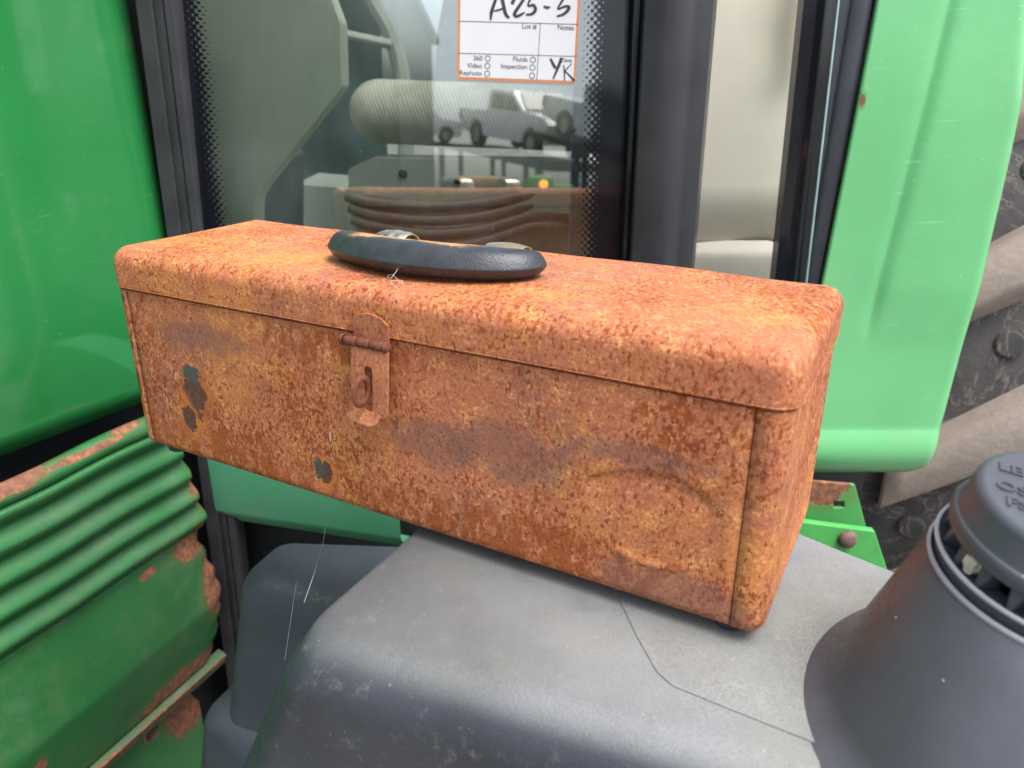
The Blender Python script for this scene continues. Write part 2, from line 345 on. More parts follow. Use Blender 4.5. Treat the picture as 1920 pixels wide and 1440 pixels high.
M_lamp=bpy.data.materials.new('amber_lamp'); M_lamp.use_nodes=True; _b=M_lamp.node_tree.nodes['Principled BSDF']; _b.inputs['Base Color'].default_value=(.9,.3,.03,1); _b.inputs['Emission Color'].default_value=(1,.28,.03,1); _b.inputs['Emission Strength'].default_value=2.5
def corduroy():
    m=M('ribbed_tan_upholstery',.9,.2); x=m.xyz(); s=m.math('SINE',m.math('MULTIPLY',m.math('ADD',x[0],m.math('MULTIPLY',x[2],.35)),1050))
    c=m.mix(m.mr(s,-1,1),(.29,.272,.205),(.41,.385,.295)); c=m.mix(m.math('MULTIPLY',m.mr(m.noise(12,3),.4,.6),.4),c,(.62,.62,.52)); return m.out(c,None,m.bump(s,.5,.001))
M_cord=corduroy()
def tyre_mat(dust,name):
    m=M(name,.75,.3); n=m.noise(9,6,.7); web=m.vor(16,'DISTANCE_TO_EDGE'); wob=m.noise(7,5,.7,dist=2)
    c=m.mix(m.mr(n,.35,.65),(.045,.042,.042),(.085,.078,.074))
    c=m.mix(m.math('MULTIPLY',m.mr(m.math('ABSOLUTE',m.math('SUBTRACT',wob,.5)),.018,.0),.45),c,(.30,.26,.23))
    if dust: c=m.mix(m.mr(n,.2,.7,.75,1),c,m.mix(m.noise(60,6,.75),(.20,.155,.125),(.46,.38,.32)))
    return m.out(c,None,m.bump(m.noise(120,5,.7),.4,.004))
M_tyre=tyre_mat(False,'dirty_tyre_rubber'); M_lug=tyre_mat(True,'mud_dusted_tyre_lug')
# door glass: clear, lightly tinted, with the ceramic dot print along both edges
YG=.95; TILT=math.tan(R(3.8))
def yg(z): return YG-(z-.28)*(-TILT)*-1
def onglass(px,py,off=0):
    n=Vector((0,-1,TILT)).normalized(); p=Vector((0,YG,.28))+n*off; return onp(px,py,p,n)
def glass_mat(frit=True):
    m=M('tinted_door_glass' if frit else 'side_pane_glass'); t=m.t; x=m.xyz(); t.nodes.remove(m.b)
    tr=m.n('BsdfTransparent'); tr.inputs[0].default_value=(.90,.95,.92,1)
    gl=m.n('BsdfGlossy'); gl.inputs['Roughness'].default_value=.012
    fr=m.n('Fresnel'); fr.inputs[0].default_value=1.5
    k=m.mr(fr.outputs[0],.04,1,.23,1,False)
    mx=m.n('MixShader'); m.put(mx.inputs[0],k); m.put(mx.inputs[1],tr.outputs[0]); m.put(mx.inputs[2],gl.outputs[0]); last=mx.outputs[0]
    # dust specks
    df=m.n('BsdfDiffuse'); df.inputs[0].default_value=(.6,.6,.58,1)
    sp=m.math('MAXIMUM',m.math('MULTIPLY',m.mr(m.noise(300,2,.5),.77,.80),.6),m.math('MULTIPLY',m.mr(m.noise(6,4,.6),.4,.8),.06))
    m2=m.n('MixShader'); m.put(m2.inputs[0],sp); m.put(m2.inputs[1],last); m.put(m2.inputs[2],df.outputs[0]); last=m2.outputs[0]
    if frit:
        c=.0082
        def lat(o):
            ax=m.math('ABSOLUTE',m.math('SUBTRACT',m.math('FRACT',m.math('ADD',m.math('DIVIDE',x[0],c),o+.5)),.5))
            az=m.math('ABSOLUTE',m.math('SUBTRACT',m.math('FRACT',m.math('ADD',m.math('DIVIDE',x[2],c),o+.5)),.5))
            return m.math('MAXIMUM',ax,az)
        XL,XR=FRX
        dl=m.math('SUBTRACT',x[0],XL); dr=m.math('SUBTRACT',XR,x[0]); d=m.math('MINIMUM',dl,dr)   # distance inwards from checker line
        s=m.mr(d,-.009,.013,.42,.055,False)
        s=m.math('MINIMUM',s,m.mr(d,-.012,-.0121,0,.6,False)) if False else s
        a=m.math('LESS_THAN',m.math('MINIMUM',lat(0),lat(.5)),s)
        a=m.math('MULTIPLY',a,m.math('LESS_THAN',d,.016)); a=m.math('MAXIMUM',a,m.math('LESS_THAN',d,-.0115))
        pb=m.n('BsdfPrincipled'); pb.inputs['Base Color'].default_value=(.006,.007,.010,1); pb.inputs['Roughness'].default_value=.08
        m3=m.n('MixShader'); m.put(m3.inputs[0],a); m.put(m3.inputs[1],last); m.put(m3.inputs[2],pb.outputs[0]); last=m3.outputs[0]
    t.links.new(last,t.nodes['Material Output'].inputs[0]); return m.m
FRX=(onglass(382,200).x,onglass(1112,200).x)
M_glass=glass_mat(True); M_glass2=glass_mat(False)

# =================================================================== GROUND
def ground_mat():
    m=M('gravel_yard_surface',.9,.2); n=m.noise(3,6,.6); return m.out(m.mix(m.mr(n,.3,.7),(.15,.14,.125),(.26,.245,.22)),None,m.bump(m.noise(40,6,.7),.5,.02))
GZ=-1.3
bm=bmesh.new(); bmesh.ops.create_grid(bm,x_segments=8,y_segments=8,size=300,matrix=Matrix.Translation((0,0,GZ)))
tag(obj('ground',bm,ground_mat(),None,False),kind='structure')

# =================================================================== TRACTOR
T=empty('tractor',(.3,1.9,GZ),0,'green farm tractor filling the background behind and under the rusty toolbox','tractor'); T['world']=1
# --- hood side panel (glossy upper)
def hp(s,z,off=0): return HP+hd*s+hn*off+Vector((0,0,z))
def s_of(p): return (p-HP).dot(hd)
b0=hood(0,862); b1=hood(252,765); b2=hood(-260,960)
zl=lambda s:(b1.z+(b0.z-b1.z)*(s-s_of(b1))/(s_of(b0)-s_of(b1)))
bm=grid(lambda u,v:(lambda s:hp(s,(zl(s)+(.75-zl(s))*v),.018*math.sin(min(1,(v*1.0)*6)*math.pi/2)-.018+.006*math.cos(v*3)))(-.75+.748*u),30,40)
o=obj('hood_side_panel',bm,MG_hood,T); solid(o,.003)
# dark cavity behind the hood
bm=box((-1.3,.35,-1.0),(-.46,1.6,.7)); 
bmesh.ops.delete(bm,geom=[],context='FACES'); bm.free()
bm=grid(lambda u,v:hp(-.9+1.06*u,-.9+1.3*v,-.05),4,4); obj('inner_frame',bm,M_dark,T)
# --- ribbed panel + lower smooth panel, one pressed sheet each
ptop0=hood(0,905,RO); ptop1=hood(255,795,RO)
ztop=(ptop0.z+ptop1.z)/2
gro=[hood(0,y,RO).z for y in (992,1056,1118,1180,1240)]
zb=gro[-1]; pitch=(gro[0]-gro[-1])/4
print('ribs',ptop0,ptop1,[round(g,4) for g in gro])
s_end=s_of(hood(365,960,RO))
ztr=ztop
def ribprof(z):   # relief, bulging ribs between narrow grooves, rolled lip at the top
    if z>gro[0]+pitch*.62: 
        t=(z-(gro[0]+pitch*.62))/(ztr-(gro[0]+pitch*.62)); return .012*(math.sin(max(0,min(1,t))*math.pi))**.6-.006*t
    t=((z-gro[0])/pitch)%1.0
    return .0125*(.5-.5*math.cos(2*math.pi*t))**.85
nz=150
def ribs(u,v):
    z=ztr+(zb-ztr)*v; e=s_end+.034*v-.01+.0008*math.sin(v*31)
    s=-.75+(e+.75)*u; tap=min(1,(e-s)/.014); tap=math.sin(tap*math.pi/2)
    return hp(s,z+.0012*math.sin(s*37+1.3),RO-.004*(1-tap)+ribprof(z)*(.15+.85*tap)-.010*(1-tap))
o=obj('ribbed_side_panel',grid(ribs,110,nz),MG_rib,T,sharp=60); solid(o,.003)
# lower panel
zl0=zb-.0005
pl=[(380,1010),(412,1090),(420,1180),(414,1272)]; le=[(hood(*q,RO)) for q in pl]; 
lb0=hood(130,1440,RO); lb1=hood(414,1270,RO); zbot=(lb0.z+lb1.z)/2; print('low',zl0,lb0.z,lb1.z,[ (round(s_of(p),3),round(p.z,3)) for p in le])
cz=(hood(130,1325,RO).z+hood(370,1155,RO).z)/2
def low(u,v):
    z=zl0+(zbot-zl0)*v; zz=[p.z for p in le][::-1]; ss=[s_of(p) for p in le][::-1]
    e=float(np.interp(z,zz,ss))+.0025*math.sin(v*40)
    s=-.75+(e+.75)*u; tap=min(1,(e-s)/.03)
    h=-.004+.012*min(1,(zl0-z)/(zl0-cz))**.8 if z>cz else .008-.022*((cz-z)/(cz-zbot))**1.15
    return hp(s,z,RO+h-.012*(1-math.sin(tap*math.pi/2)))
o=obj('lower_side_panel',grid(low,90,60),MG_low,T,sharp=40); solid(o,.003)
# rail under it
def rail(u,v):
    a=2*math.pi*v; z=zbot-.014; s=-.75+(s_of(lb1)+.02+.75)*u
    return hp(s,z+.012*math.sin(a),RO-.015+.010*math.cos(a)+ .003*math.sin(3*a))
M_rail=green_mat('grimy_green_rail',(.06,.11,.05),.5,rust=[(hp(-.25,zbot-.014,RO),(.3,.3,.007),1.6)],dirt=((.20,.17,.12),.9))
obj('frame_rail',grid(rail,30,12,cv=True),M_rail,T)
# lower chassis plate with a slotted bolt hole
q0=hood(285,1372,RO-.05)
def chp(x,y,h): return hp(x,y,RO-.055+h)
sx=s_of(q0)
o=obj('chassis_plate',plate([(-.75,-.9),(sx+.085,-.9),(sx+.085,q0.z-.02),(sx+.05,q0.z+.05),(-.75,q0.z+.05)],[[(sx+.011*math.cos(a)*1.0,q0.z+.016*math.sin(a)) for a in np.linspace(0,2*math.pi,13)[:-1]]],chp,.006),green_mat('chassis_green_paint',(.03,.16,.045),.4,rust=[(q0+hd*.06,(.035,.035,.05),1.2)]),T,False); bevel(o,.0015)
bm=lathe(q0+hn*-.0035,hn,[(.010,-.02),(.015,0),(.017,.004),(.013,.006),(.011,.0)],20); obj('bolt_boss',bm,simple('rusted_boss',(.22,.13,.10),.7),T)

# --- rubber seal post on the left of the glass (from roof down past the sill)
def post(name,prof,x0,y0,z0,z1,mat,lean=0,parent=T):
    n=len(prof)
    def f(u,v):
        i=int(round(u*(n-1))); z=z0+(z1-z0)*v; return (x0+prof[i][0]+lean*z,y0+prof[i][1],z)
    return obj(name,grid(f,n,12),mat,parent,sharp=50)
xl=onp(250,0,(0,.93,0),(0,1,0)).x; xl2=aty(310,440,.93).x; ln=(xl-xl2)/(aty(250,0,.93).z-aty(310,440,.93).z); xb=xl-ln*aty(250,0,.93).z
wp=aty(325,0,.93).x-xl
post('corner_seal',[(0,.10),(0,.004),(.002,.001),(wp*.42,0),(wp*.46,.002),(wp*.50,0),(wp*.68,-.001),(wp*.72,.0035),(wp*.76,0),(wp*.95,0),(wp,.003),(wp,.03)],xb,.93,-.8,.75,M_rub,ln)
print('post x',xb,'lean',ln)
# --- door glass
g0,g1=onglass(320,0),onglass(1180,0)
def gp(x,z,off=0): return Vector((x,YG+(z-.28)*TILT+off,z))
bm=box((-.40,0,-.03),(.165,.005,.72)); 
for v in bm.verts: v.co=gp(v.co.x,v.co.z,v.co.y)
obj('door_glass',bm,M_glass,T,False)
# --- door frame right of the glass: black lip, satin post
xr=aty(1187,200,.94).x
def xat(px,py,y): return aty(px,py,y).x
lnR=(xat(1350,0,.92)-xat(1312,440,.92))/(aty(1350,0,.92).z-aty(1312,440,.92).z)
x1=xat(1350,0,.92)-lnR*aty(1350,0,.92).z; x0=xat(1208,0,.92)-lnR*aty(1208,0,.92).z; xm=xat(1196,0,.92)-lnR*aty(1196,0,.92).z
post('glazing_lip',[(0,.03),(0,.004),(.002,.001),(.005,.001),(.006,.010),(x0-xm+.001,.010),(x0-xm+.001,.012)],xm-.004,.92,-.6,.75,M_blk,lnR)
W=x1-x0
post('door_frame',[(0,.05),(0,.003),(.003,0),(W*.50,-.003),(W*.62,-.001),(W*.66,.0015),(W*.72,.001),(W*.93,.003),(W,.012),(W,.06)],x0,.92,-.6,.75,M_sat,lnR)
# --- beige rear interior panel and its ledge
bz=aty(1400,452,1.12).z
o=obj('beige_corner_trim',grid(lambda u,v:(.20+.30*u,1.12+.02*math.sin(u*2.2),bz+(.95-bz)*v),12,12),M_beige,T); solid(o,.01)
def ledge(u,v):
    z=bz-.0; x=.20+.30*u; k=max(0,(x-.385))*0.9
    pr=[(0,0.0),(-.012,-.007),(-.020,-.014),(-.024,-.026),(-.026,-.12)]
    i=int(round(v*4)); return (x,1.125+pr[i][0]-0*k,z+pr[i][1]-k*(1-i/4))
o=obj('beige_ledge',grid(ledge,24,5),simple('darkened_beige_trim',(.50,.46,.385),.6,var=.05),T,sharp=60); m_=o.modifiers.new('s','SUBSURF'); m_.levels=2; m_.render_levels=2  # beige of the trim, darkened to offset the strong light on the ledge
h0=aty(1497,95,1.11)
bm=rbox((h0.x-.0035,1.095,h0.z),(h0.x+.02,1.112,h0.z+.2),.003,3); obj('trim_handle',bm,M_beige,T)
# --- rear side pane edge-on, its print, rubber quarter seal
def strip(name,pa,pb,y0,y1,prof,mat,za=-.5,zb2=.72):
    """upright strip whose left edge runs through two surveyed points"""
    a=aty(*pa,y0); b=aty(*pb,y0); ln=(a.x-b.x)/(a.z-b.z); xx=a.x-ln*a.z
    return post(name,prof,xx,y0,za,zb2,mat,ln)
def wid(pa,pb,y): return aty(*pb,y).x-aty(*pa,y).x
w1=wid((1508,0),(1542,0),.90); w2=wid((1508,0),(1575,0),.90)
strip('rear_pane_border',(1508,0),(1457,490),.90,0,[(0,.02),(0,.001),(w1*.5,0),(w1,-.001),(w1+.001,-.002),(w1+.006,-.002),(w1+.007,-.001),(w2-.002,0),(w2-.002,.02)],M_blk)
M_tealedge=simple('glass_cut_edge',(.38,.55,.52),.15,var=.1)
strip('rear_pane_edge',(1575,0),(1529,400),.8995,0,[(-.0025,.018),(-.0025,0),(-.0018,-.0008),(-.0008,-.0008),(0,0),(0,.018)],M_tealedge)
w3=wid((1576,0),(1644,0),.905)
strip('quarter_seal',(1578,0),(1508,440),.905,0,[(0,.03),(0,.006),(w3*.18,.001),(w3*.25,.006),(w3*.3,.006),(w3*.36,0),(w3*.55,-.008),(w3*.75,-.008),(w3*.93,0),(w3,.01),(w3,.03)],M_rub2)
strip('quarter_gasket',(1641,0),(1543,490),.8955,0,[(0,.02),(0,0),(.0015,-.0012),(.0042,-.0012),(.0055,0),(.0055,.02)],M_blk)
# --- rear fender
YF=.89
fo=[(1646,-60),(1596,250),(1546,500),(1500,800),(1500,905)]
def fen_l(z): 
    P=[aty(*q,YF) for q in [(1668,-250),(1646,0),(1596,250),(1546,500),(1525,600),(1500,900)]]; return float(np.interp(z,[p.z for p in P][::-1],[p.x for p in P][::-1]))
def fen_r(z):
    P=[aty(*q,YF) for q in [(1935,-250),(1926,0),(1911,187),(1887,293),(1861,400),(1830,535),(1788,688),(1764,775),(1740,848),(1728,880)]]; return float(np.interp(z,[p.z for p in P][::-1],[p.x for p in P][::-1]))
zf0=aty(1640,892,YF).z; zlip=aty(1650,800,YF).z; zf1=.62
def fend(u,v):
    if v<.25: z=zf0+(zlip-zf0)*(v/.25); 
    else: z=zlip+(zf1-zlip)*((v-.25)/.75)
    xl_,xr_=fen_l(z),fen_r(z)
    if z<zf0+.02: xr_-= .010*(1-math.sqrt(max(0,1-((zf0+.02-z)/.02)**2)))
    x=xl_+(xr_-xl_)*u; y=YF
    # rolled bottom and right edge
    if z<zlip: 
        t=(zlip-z)/(zlip-zf0); y+= -.007*math.sin(t*math.pi)*.9+ .03*t**4
    e=xr_-x
    if e<.010: y+=.010*(1-math.sqrt(max(0,1-((.010-e)/.010)**2)))
    # soft pressed crease
    a=aty(1745,150,YF); b=aty(1622,625,YF); 
    t=(z-b.z)/(a.z-b.z)
    if t>-.05:
        cx=b.x+(a.x-b.x)*t; d=x-cx; amp=.003*min(1,(t+.05)*6)
        y+= amp*math.exp(-(d/.008)**2) 
        y+= -.0035*min(1,max(0,(t+.05)*4))*(1/(1+math.exp(-d/.004))) if True else 0
    y+=.003*math.sin(z*9+x*5)
    return (x,y+ (z-.1)*.03,z+ .006*(u-.5)*(1 if v<.3 else 0)*0)
o=obj('rear_fender',grid(fend,70,130),MG_fend,T,sharp=50); solid(o,.006,1)
# --- bracket and bolt under the fender
def brk(pts,holes,y,th,slope=0): 
    P=[aty(*q,y) for q in pts]; H=[[aty(*q,y) for q in h] for h in holes]
    return plate([(p.x,p.z) for p in P],[[(p.x,p.z) for p in h] for h in H],lambda a,b,h:(a,y-h,b),th)
o=obj('fender_bracket',brk([(1480,895),(1600,905),(1622,990),(1628,1045),(1480,1040)],[[(1559,936),(1579,936),(1580,947),(1560,948)]],.84,.006),MG_brk,T,False); bevel(o,.0012)
o=obj('mounting_angle',brk([(1480,968),(1634,988),(1662,1075),(1640,1120),(1480,1120)],[],.80,.01),simple('bright_green_paint',(.08,.40,.09),.35,var=.08),T,False); bevel(o,.0015)
bc=aty(1588,1010,.79); bm=lathe(bc,(0,-1,0),[(.0115,0),(.0115,.003),(.009,.007),(.005,.009),(0,.0095)],20); obj('bolt',bm,simple('brown_bolt',(.16,.09,.075),.7,var=.25,scale=200),T)
# dark recess behind these
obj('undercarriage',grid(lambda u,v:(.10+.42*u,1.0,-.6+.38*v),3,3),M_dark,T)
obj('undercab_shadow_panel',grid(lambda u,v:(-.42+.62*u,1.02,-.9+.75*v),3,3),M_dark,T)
# --- cab sill beam
sa=aty(405,962,.93); zc=sa.z; sbp=atz(752,1015,zc)
sdv=(sbp-sa); sdv.z=0; sl_=sdv.length; sdn=sdv.normalized(); snn=Vector((sdn.y,-sdn.x,0))
def sill(u,v):
    pr=[(-.06,.16),(0,.16),(.0,.006),(-.002,.001),(-.004,-.002),(-.022,-.022),(-.026,-.024),(-.05,-.024)]
    i=int(round(v*7)); return sa+sdn*(sl_*u)+snn*pr[i][0]+Vector((0,0,pr[i][1]))
bm=grid(sill,2,8); bmesh.ops.holes_fill(bm,edges=bm.edges,sides=0)
obj('cab_sill',bm,MG_sill,T,sharp=50)
bm=box((0,0,-.10),(.08,.004,.16))
for v in bm.verts: v.co=sa+sdn*(sl_+.001+v.co.x)+snn*(-.03+v.co.y)+Vector((0,0,v.co.z))
obj('sill_end_plate',bm,M_dark,T,False)
# --- rear tyre: carcass, lugs with dust
ta=Vector((hd.y,-hd.x,0))   # wheel axis, outward
tc=Vector((.95,1.97,-.32)); TR=.93
tw=.36
prof=[]
for k in range(25):
    a=-1+2*k/24; prof.append((TR-.10*abs(a)**3.2,a*tw))
prof=[(.50,-tw*.9)]+prof+[(.50,tw*.9)]
tyre=obj('rear_tyre',lathe(tc,ta,prof,96),M_tyre,T)
NL=22
fr_a,fr_b=frame_of(ta)
def lug_mesh(side):
    bm=bmesh.new(); n=14; H=.050; w0=.036; rows=[]
    for i in range(n+1):
        t=i/n; a=side*(.02+ (tw+.012-.02)*t); ang=-.27*t      # the bars sweep forward as they run outwards
        r=TR-.10*abs(a/tw)**3.2 if abs(a)<=tw else TR-.10
        w=(w0+.016*t)/TR; sec=[]
        for dw,h in ((-1.55,-.01),(-1.18,H*.45),(-.98,H*.82),(-.72,H),(.72,H),(.98,H*.82),(1.18,H*.45),(1.55,-.01)):
            th=ang+dw*w; sec.append(bm.verts.new(Vector((math.cos(th)*(r+h),math.sin(th)*(r+h),a))))
        rows.append(sec)
    for i in range(n):
        for k in range(7): bm.faces.new((rows[i][k],rows[i+1][k],rows[i+1][k+1],rows[i][k+1]))
    bm.faces.new(rows[0]); bm.faces.new(rows[-1][::-1]); bmesh.ops.recalc_face_normals(bm,faces=bm.faces)
    me=bpy.data.meshes.new('lug'); bm.to_mesh(me); bm.free(); me.materials.append(M_lug); me.polygons.foreach_set('use_smooth',[True]*len(me.polygons)); me.set_sharp_from_angle(angle=R(65)); return me
LM={1:lug_mesh(1),-1:lug_mesh(-1)}
base=Matrix((( fr_a.x,fr_b.x,ta.x,tc.x),(fr_a.y,fr_b.y,ta.y,tc.y),(fr_a.z,fr_b.z,ta.z,tc.z),(0,0,0,1)))
LUGPH=.0
for i in range(NL):
    for side in (1,-1):
        o=bpy.data.objects.new('lug',LM[side]); col.objects.link(o); o.parent=tyre
        o.matrix_local=base@Matrix.Rotation(2*math.pi*(i+(.5 if side<0 else 0))/NL+LUGPH,4,'Z')
# round studs on the carcass between the lugs
bm=lathe((0,0,0),(0,0,1),[(.021,-.01),(.021,.004),(.018,.006),(0,.006)],20); me=bpy.data.meshes.new('stud'); bm.to_mesh(me); bm.free(); me.materials.append(M_tyre)
for i in range(NL):
    for side in (1,-1):
      for jj,(aa,dd) in enumerate(((.075,.09),(.155,.03),(.24,-.03))):
        th=2*math.pi*(i+(.5 if side<0 else 0))/NL+LUGPH+dd; a=side*aa; r=TR-.10*abs(a/tw)**3.2
        o=bpy.data.objects.new('stud',me); col.objects.link(o); o.parent=tyre
        M4=Matrix.Rotation(th,4,'Z')@Matrix.Translation((r,0,a))@Matrix.Rotation(R(90),4,'Y')
        o.matrix_local=base@M4
obj('wheel_rim',lathe(tc,ta,[(.52,-tw*.8),(.52,.1),(.40,.05),(.2,.08),(0,.08)],48),simple('yellow_rim_paint',(.7,.5,.05),.4),T)

# =================================================================== CAB INTERIOR seen through the glass
def slab(name,pts,y,th,mat,r=.004,parent=T,bev=.003,fil=.01):
    P=[aty(*q,y) for q in pts]; pl_=fillet([(p.x,p.z) for p in P],fil,5)
    o=obj(name,plate(pl_,[],lambda a,b,h:(a,y+th-h,b),th),mat,parent,True,40); bevel(o,bev,3); return o
slab('front_corner_trim',[(250,-200),(560,-160),(636,40),(640,165),(492,352),(476,378),(474,560),(250,560)],1.06,.05,M_sage,bev=.007,fil=.018)
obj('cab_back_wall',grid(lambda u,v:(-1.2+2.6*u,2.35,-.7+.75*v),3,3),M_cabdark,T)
obj('added_shade_roof',box((.12,1.05,.80),(.9,1.75,.84)),M_cabdark,T,False)  # unseen roof piece, added over this corner to shade the beige ledge
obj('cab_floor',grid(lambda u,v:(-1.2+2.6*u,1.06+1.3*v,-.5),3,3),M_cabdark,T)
# far window frame and dark glass beyond
fw=[aty(*q,2.2) for q in [(640,-160),(688,-20),(728,55),(748,115),(758,190),(762,330)]]
obj('far_window_frame',tube(crom(fw,6),.022,8),M_seatpl,T)
bm=box((-1.6,2.3,-.2),(-.36,2.31,.9)); obj('far_door_panel',bm,simple('dark_green_tint',(.07,.11,.10),.3,var=.4,scale=3),T,False)
fb=[aty(*q,2.1) for q in [(600,52),(640,64),(735,84)]]; obj('window_rail',tube(fb,.012,8),M_seatpl,T)
slab('side_console',[(545,345),(640,352),(655,470),(540,520)],1.5,.2,M_seatpl)
slab('console_upright',[(500,300),(541,280),(541,520),(490,520)],1.3,.1,simple('dark_green_lining',(.03,.06,.055),.5))
slab('inner_door_trim',[(1083,-60),(1116,-60),(1098,520),(1066,520)],1.0,.02,simple('teal_grey_trim',(.20,.27,.28),.5),bev=.002,fil=.002)
# operator seat: a part of the tractor with its own pieces
c1=aty(650,212,1.35); cr=.052
prof=[(0,0)]+[(cr*math.sin(a),cr*(1-math.cos(a))*1.0) for a in np.linspace(.15,math.pi/2,8)]+[(cr,.2),(cr,.62)]
seat=obj('operator_seat',lathe((c1.x,1.35+cr*.6,c1.z+.003),(1,-.06,-.035),prof,40),M_cord,T)
bb=[aty(*q,1.45) for q in [(858,-80),(845,40),(838,110),(858,170)]]
slab('seat_backrest',[(815,170),(820,60),(850,-100),(1200,-100),(1200,170)],1.50,.12,simple('grey_seat_fabric',(.25,.26,.25),.85,var=.1,bump=.3),parent=seat,bev=.02,fil=.04)
bpy.data.objects['seat_backrest'].location=(0,0,0)
def sub(name,bm,mat,sharp=40):
    return obj(name,bm,mat,seat,sharp=sharp)
pb_=[aty(*q,1.33) for q in [(652,318),(700,296),(1120,302),(1120,402),(960,398),(655,362)]]
o=sub('seat_base_cover',plate(fillet([(p.x,p.z) for p in pb_],.008,4),[],lambda a,b,h:(a,1.40-h,b),.07),M_seatpl); bevel(o,.005,3)
for q in ((755,326),(858,338)):
    c=aty(*q,1.325); sub('button',lathe((c.x,1.331,c.z),(0,-1,0),[(.0075,0),(.0075,.003),(.005,.005),(0,.0055)],16),M_blk)
for k in range(4):
    y0=372+k*22
    pa=[aty(650+6*k,y0-6,1.34),aty(700+4*k,y0+8,1.33),aty(800,y0+16+3*k,1.32),aty(900,y0+10+2*k,1.325),aty(1000,y0-8-2*k,1.34),aty(1110,y0-14,1.36)]
    sub('bellows_fold',tube(crom(pa,6),[.0105]*31,10),M_bel)
slab('seat_pedestal',[(760,440),(1120,400),(1120,560),(740,560)],1.38,.1,M_seatpl)

# =================================================================== FUEL TANK (black moulded plastic)
def isect(p,d,q,e):
    c=d[0]*e[1]-d[1]*e[0]; t=((q[0]-p[0])*e[1]-(q[1]-p[1])*e[0])/c; return (p[0]+t*d[0],p[1]+t*d[1])
def offset_poly(P,offs):
    n=len(P); out=[]; L_=[]
    for i in range(n):
        a=Vector(P[i]); b=Vector(P[(i+1)%n]); d=(b-a).normalized(); nn=Vector((d.y,-d.x)); L_.append((a+nn*offs[i],d))
    for i in range(n): out.append(isect(L_[i-1][0],L_[i-1][1],L_[i][0],L_[i][1]))
    return out
TZ=-.007      # the box stands on four 7 mm rubber feet
def A2(px,py,z=-.007): p=atz(px,py,z); return (p.x,p.y)
# counter-clockwise outline of the flat top; edges: 0 front, 1 right, 2 back, 3 left
fl=A2(545,1215); 
TP=[(-.126,.322),(.46,.105),(.46,.16),(.0217,.602)]
ed0=A2(1510,1000); ed1=A2(1700,1075)
bdir=(ed1[0]-ed0[0],ed1[1]-ed0[1]); ldir=(.05,.098)
back_left=isect(ed0,bdir,A2(762,1003),ldir)
fdir=(.168,-.064); fp=(-.088,.312)
fleft=isect(A2(762,1003),ldir,fp,fdir)
TP=[fleft,isect(fp,fdir,(.5,0),(0,1)),isect(ed0,bdir,(.5,0),(0,1)) ,back_left]
if TP[2][1]<TP[1][1]+.02: TP[2]=(.5,TP[1][1]+.02)
print('tank poly',TP)
def ring(k,z,o,rc): return [(p.x,p.y,z) for p in fillet(offset_poly(TP,o),rc,8)]
prof=[]
RF=.030; RL=.006
levels=[0,-.0004,-.0015,-.0035,-.006,-.0085,-.012,-.016,-.021,-.026,-.030,-.05,-.08,-.12,-.2,-.35,-.8]
def off(z,Rr,dr):
    d=-z
    if d<Rr: return Rr-math.sqrt(max(0,Rr*Rr-(d)**2))*1.0 if False else math.sqrt(max(0,Rr*Rr-(Rr-d)**2))-Rr
    return (d-Rr)*dr
bm=bmesh.new(); RG=[]
for z in levels:
    o4=(off(z,RF,.12),off(z,RL,.1),off(z,RL,.05),off(z,RL,.42 if z>-.2 else .3)); 
    RG.append([bm.verts.new(p) for p in ring(0,z,o4,[.022,.02,.02,.02])])
n=len(RG[0])
for a,b in zip(RG,RG[1:]):
    for i in range(n): bm.faces.new((a[i],a[(i+1)%n],b[(i+1)%n],b[i]))
# top with embossed seam, as a fine fan
cc=Vector((.12,.36,0)); prev=RG[0]
tank_top=bm.faces.new(RG[0])
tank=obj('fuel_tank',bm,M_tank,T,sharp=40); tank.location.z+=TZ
# pressed seam line on the tank top: a shallow raised pad right of it
pad=[A2(1158,1118),A2(1192,1190),A2(1232,1262),A2(1262,1288),A2(1370,1332),A2(1470,1372),A2(1600,1422),A2(1700,1250),A2(1640,1062),A2(1520,1012),A2(1400,960),A2(1130,1060)]
padm=plate(fillet(pad,.012,4),[],lambda a,b,h:(a,b,h),.0008)
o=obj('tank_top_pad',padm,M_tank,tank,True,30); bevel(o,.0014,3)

# filler neck: leaning cone with toothed collar and round cap
v0=ray(1950,922).normalized(); camR=Vector((1,0,0)); camU=Vector((0,math.sin(PIT),math.cos(PIT)))
wim=(camR*.6+camU*.8); wim=(wim-v0*wim.dot(v0)).normalized()
nx=Vector((.0597,-.1594,.9854)).normalized(); CT=Vector((.2391,.2759,.1127-TZ))
print('cap centre',CT,'axis',nx)
n_=64; fa,fb_=frame_of(nx)
def circ(c,r,t): return c+(fa*math.cos(t)+fb_*math.sin(t))*r
FC=CT-nx*.0335; FR=.0492
Bc=Vector((.252,.262,0)); Br=.106
def neck(u,v):
    t=2*math.pi*u; top=circ(FC-nx*.008,FR,t)
    dxy=Vector((fa.x*math.cos(t)+fb_.x*math.sin(t),fa.y*math.cos(t)+fb_.y*math.sin(t),0)); dxy.normalize()
    k=(1-v)
    base_=Bc+dxy*(Br)+Vector((0,0,-.0012)); s=max(0,(v-.04)/.96)
    if v<.001: return base_+dxy*.03-Vector((0,0,.7))
    p=base_.lerp(top,s); fl_=.011*max(0,1-s/.16)**2.4
    return p+dxy*fl_-Vector((0,0,1))*.0*k
neckbm=grid(neck,72,26,cu=True)
neck_o=obj('filler_neck',neckbm,M_spout,tank)
lathe_=lambda prof,m,name,par,c=FC,n=72,sharp=35:obj(name,lathe(c,nx,prof,n),m,par,sharp=sharp)
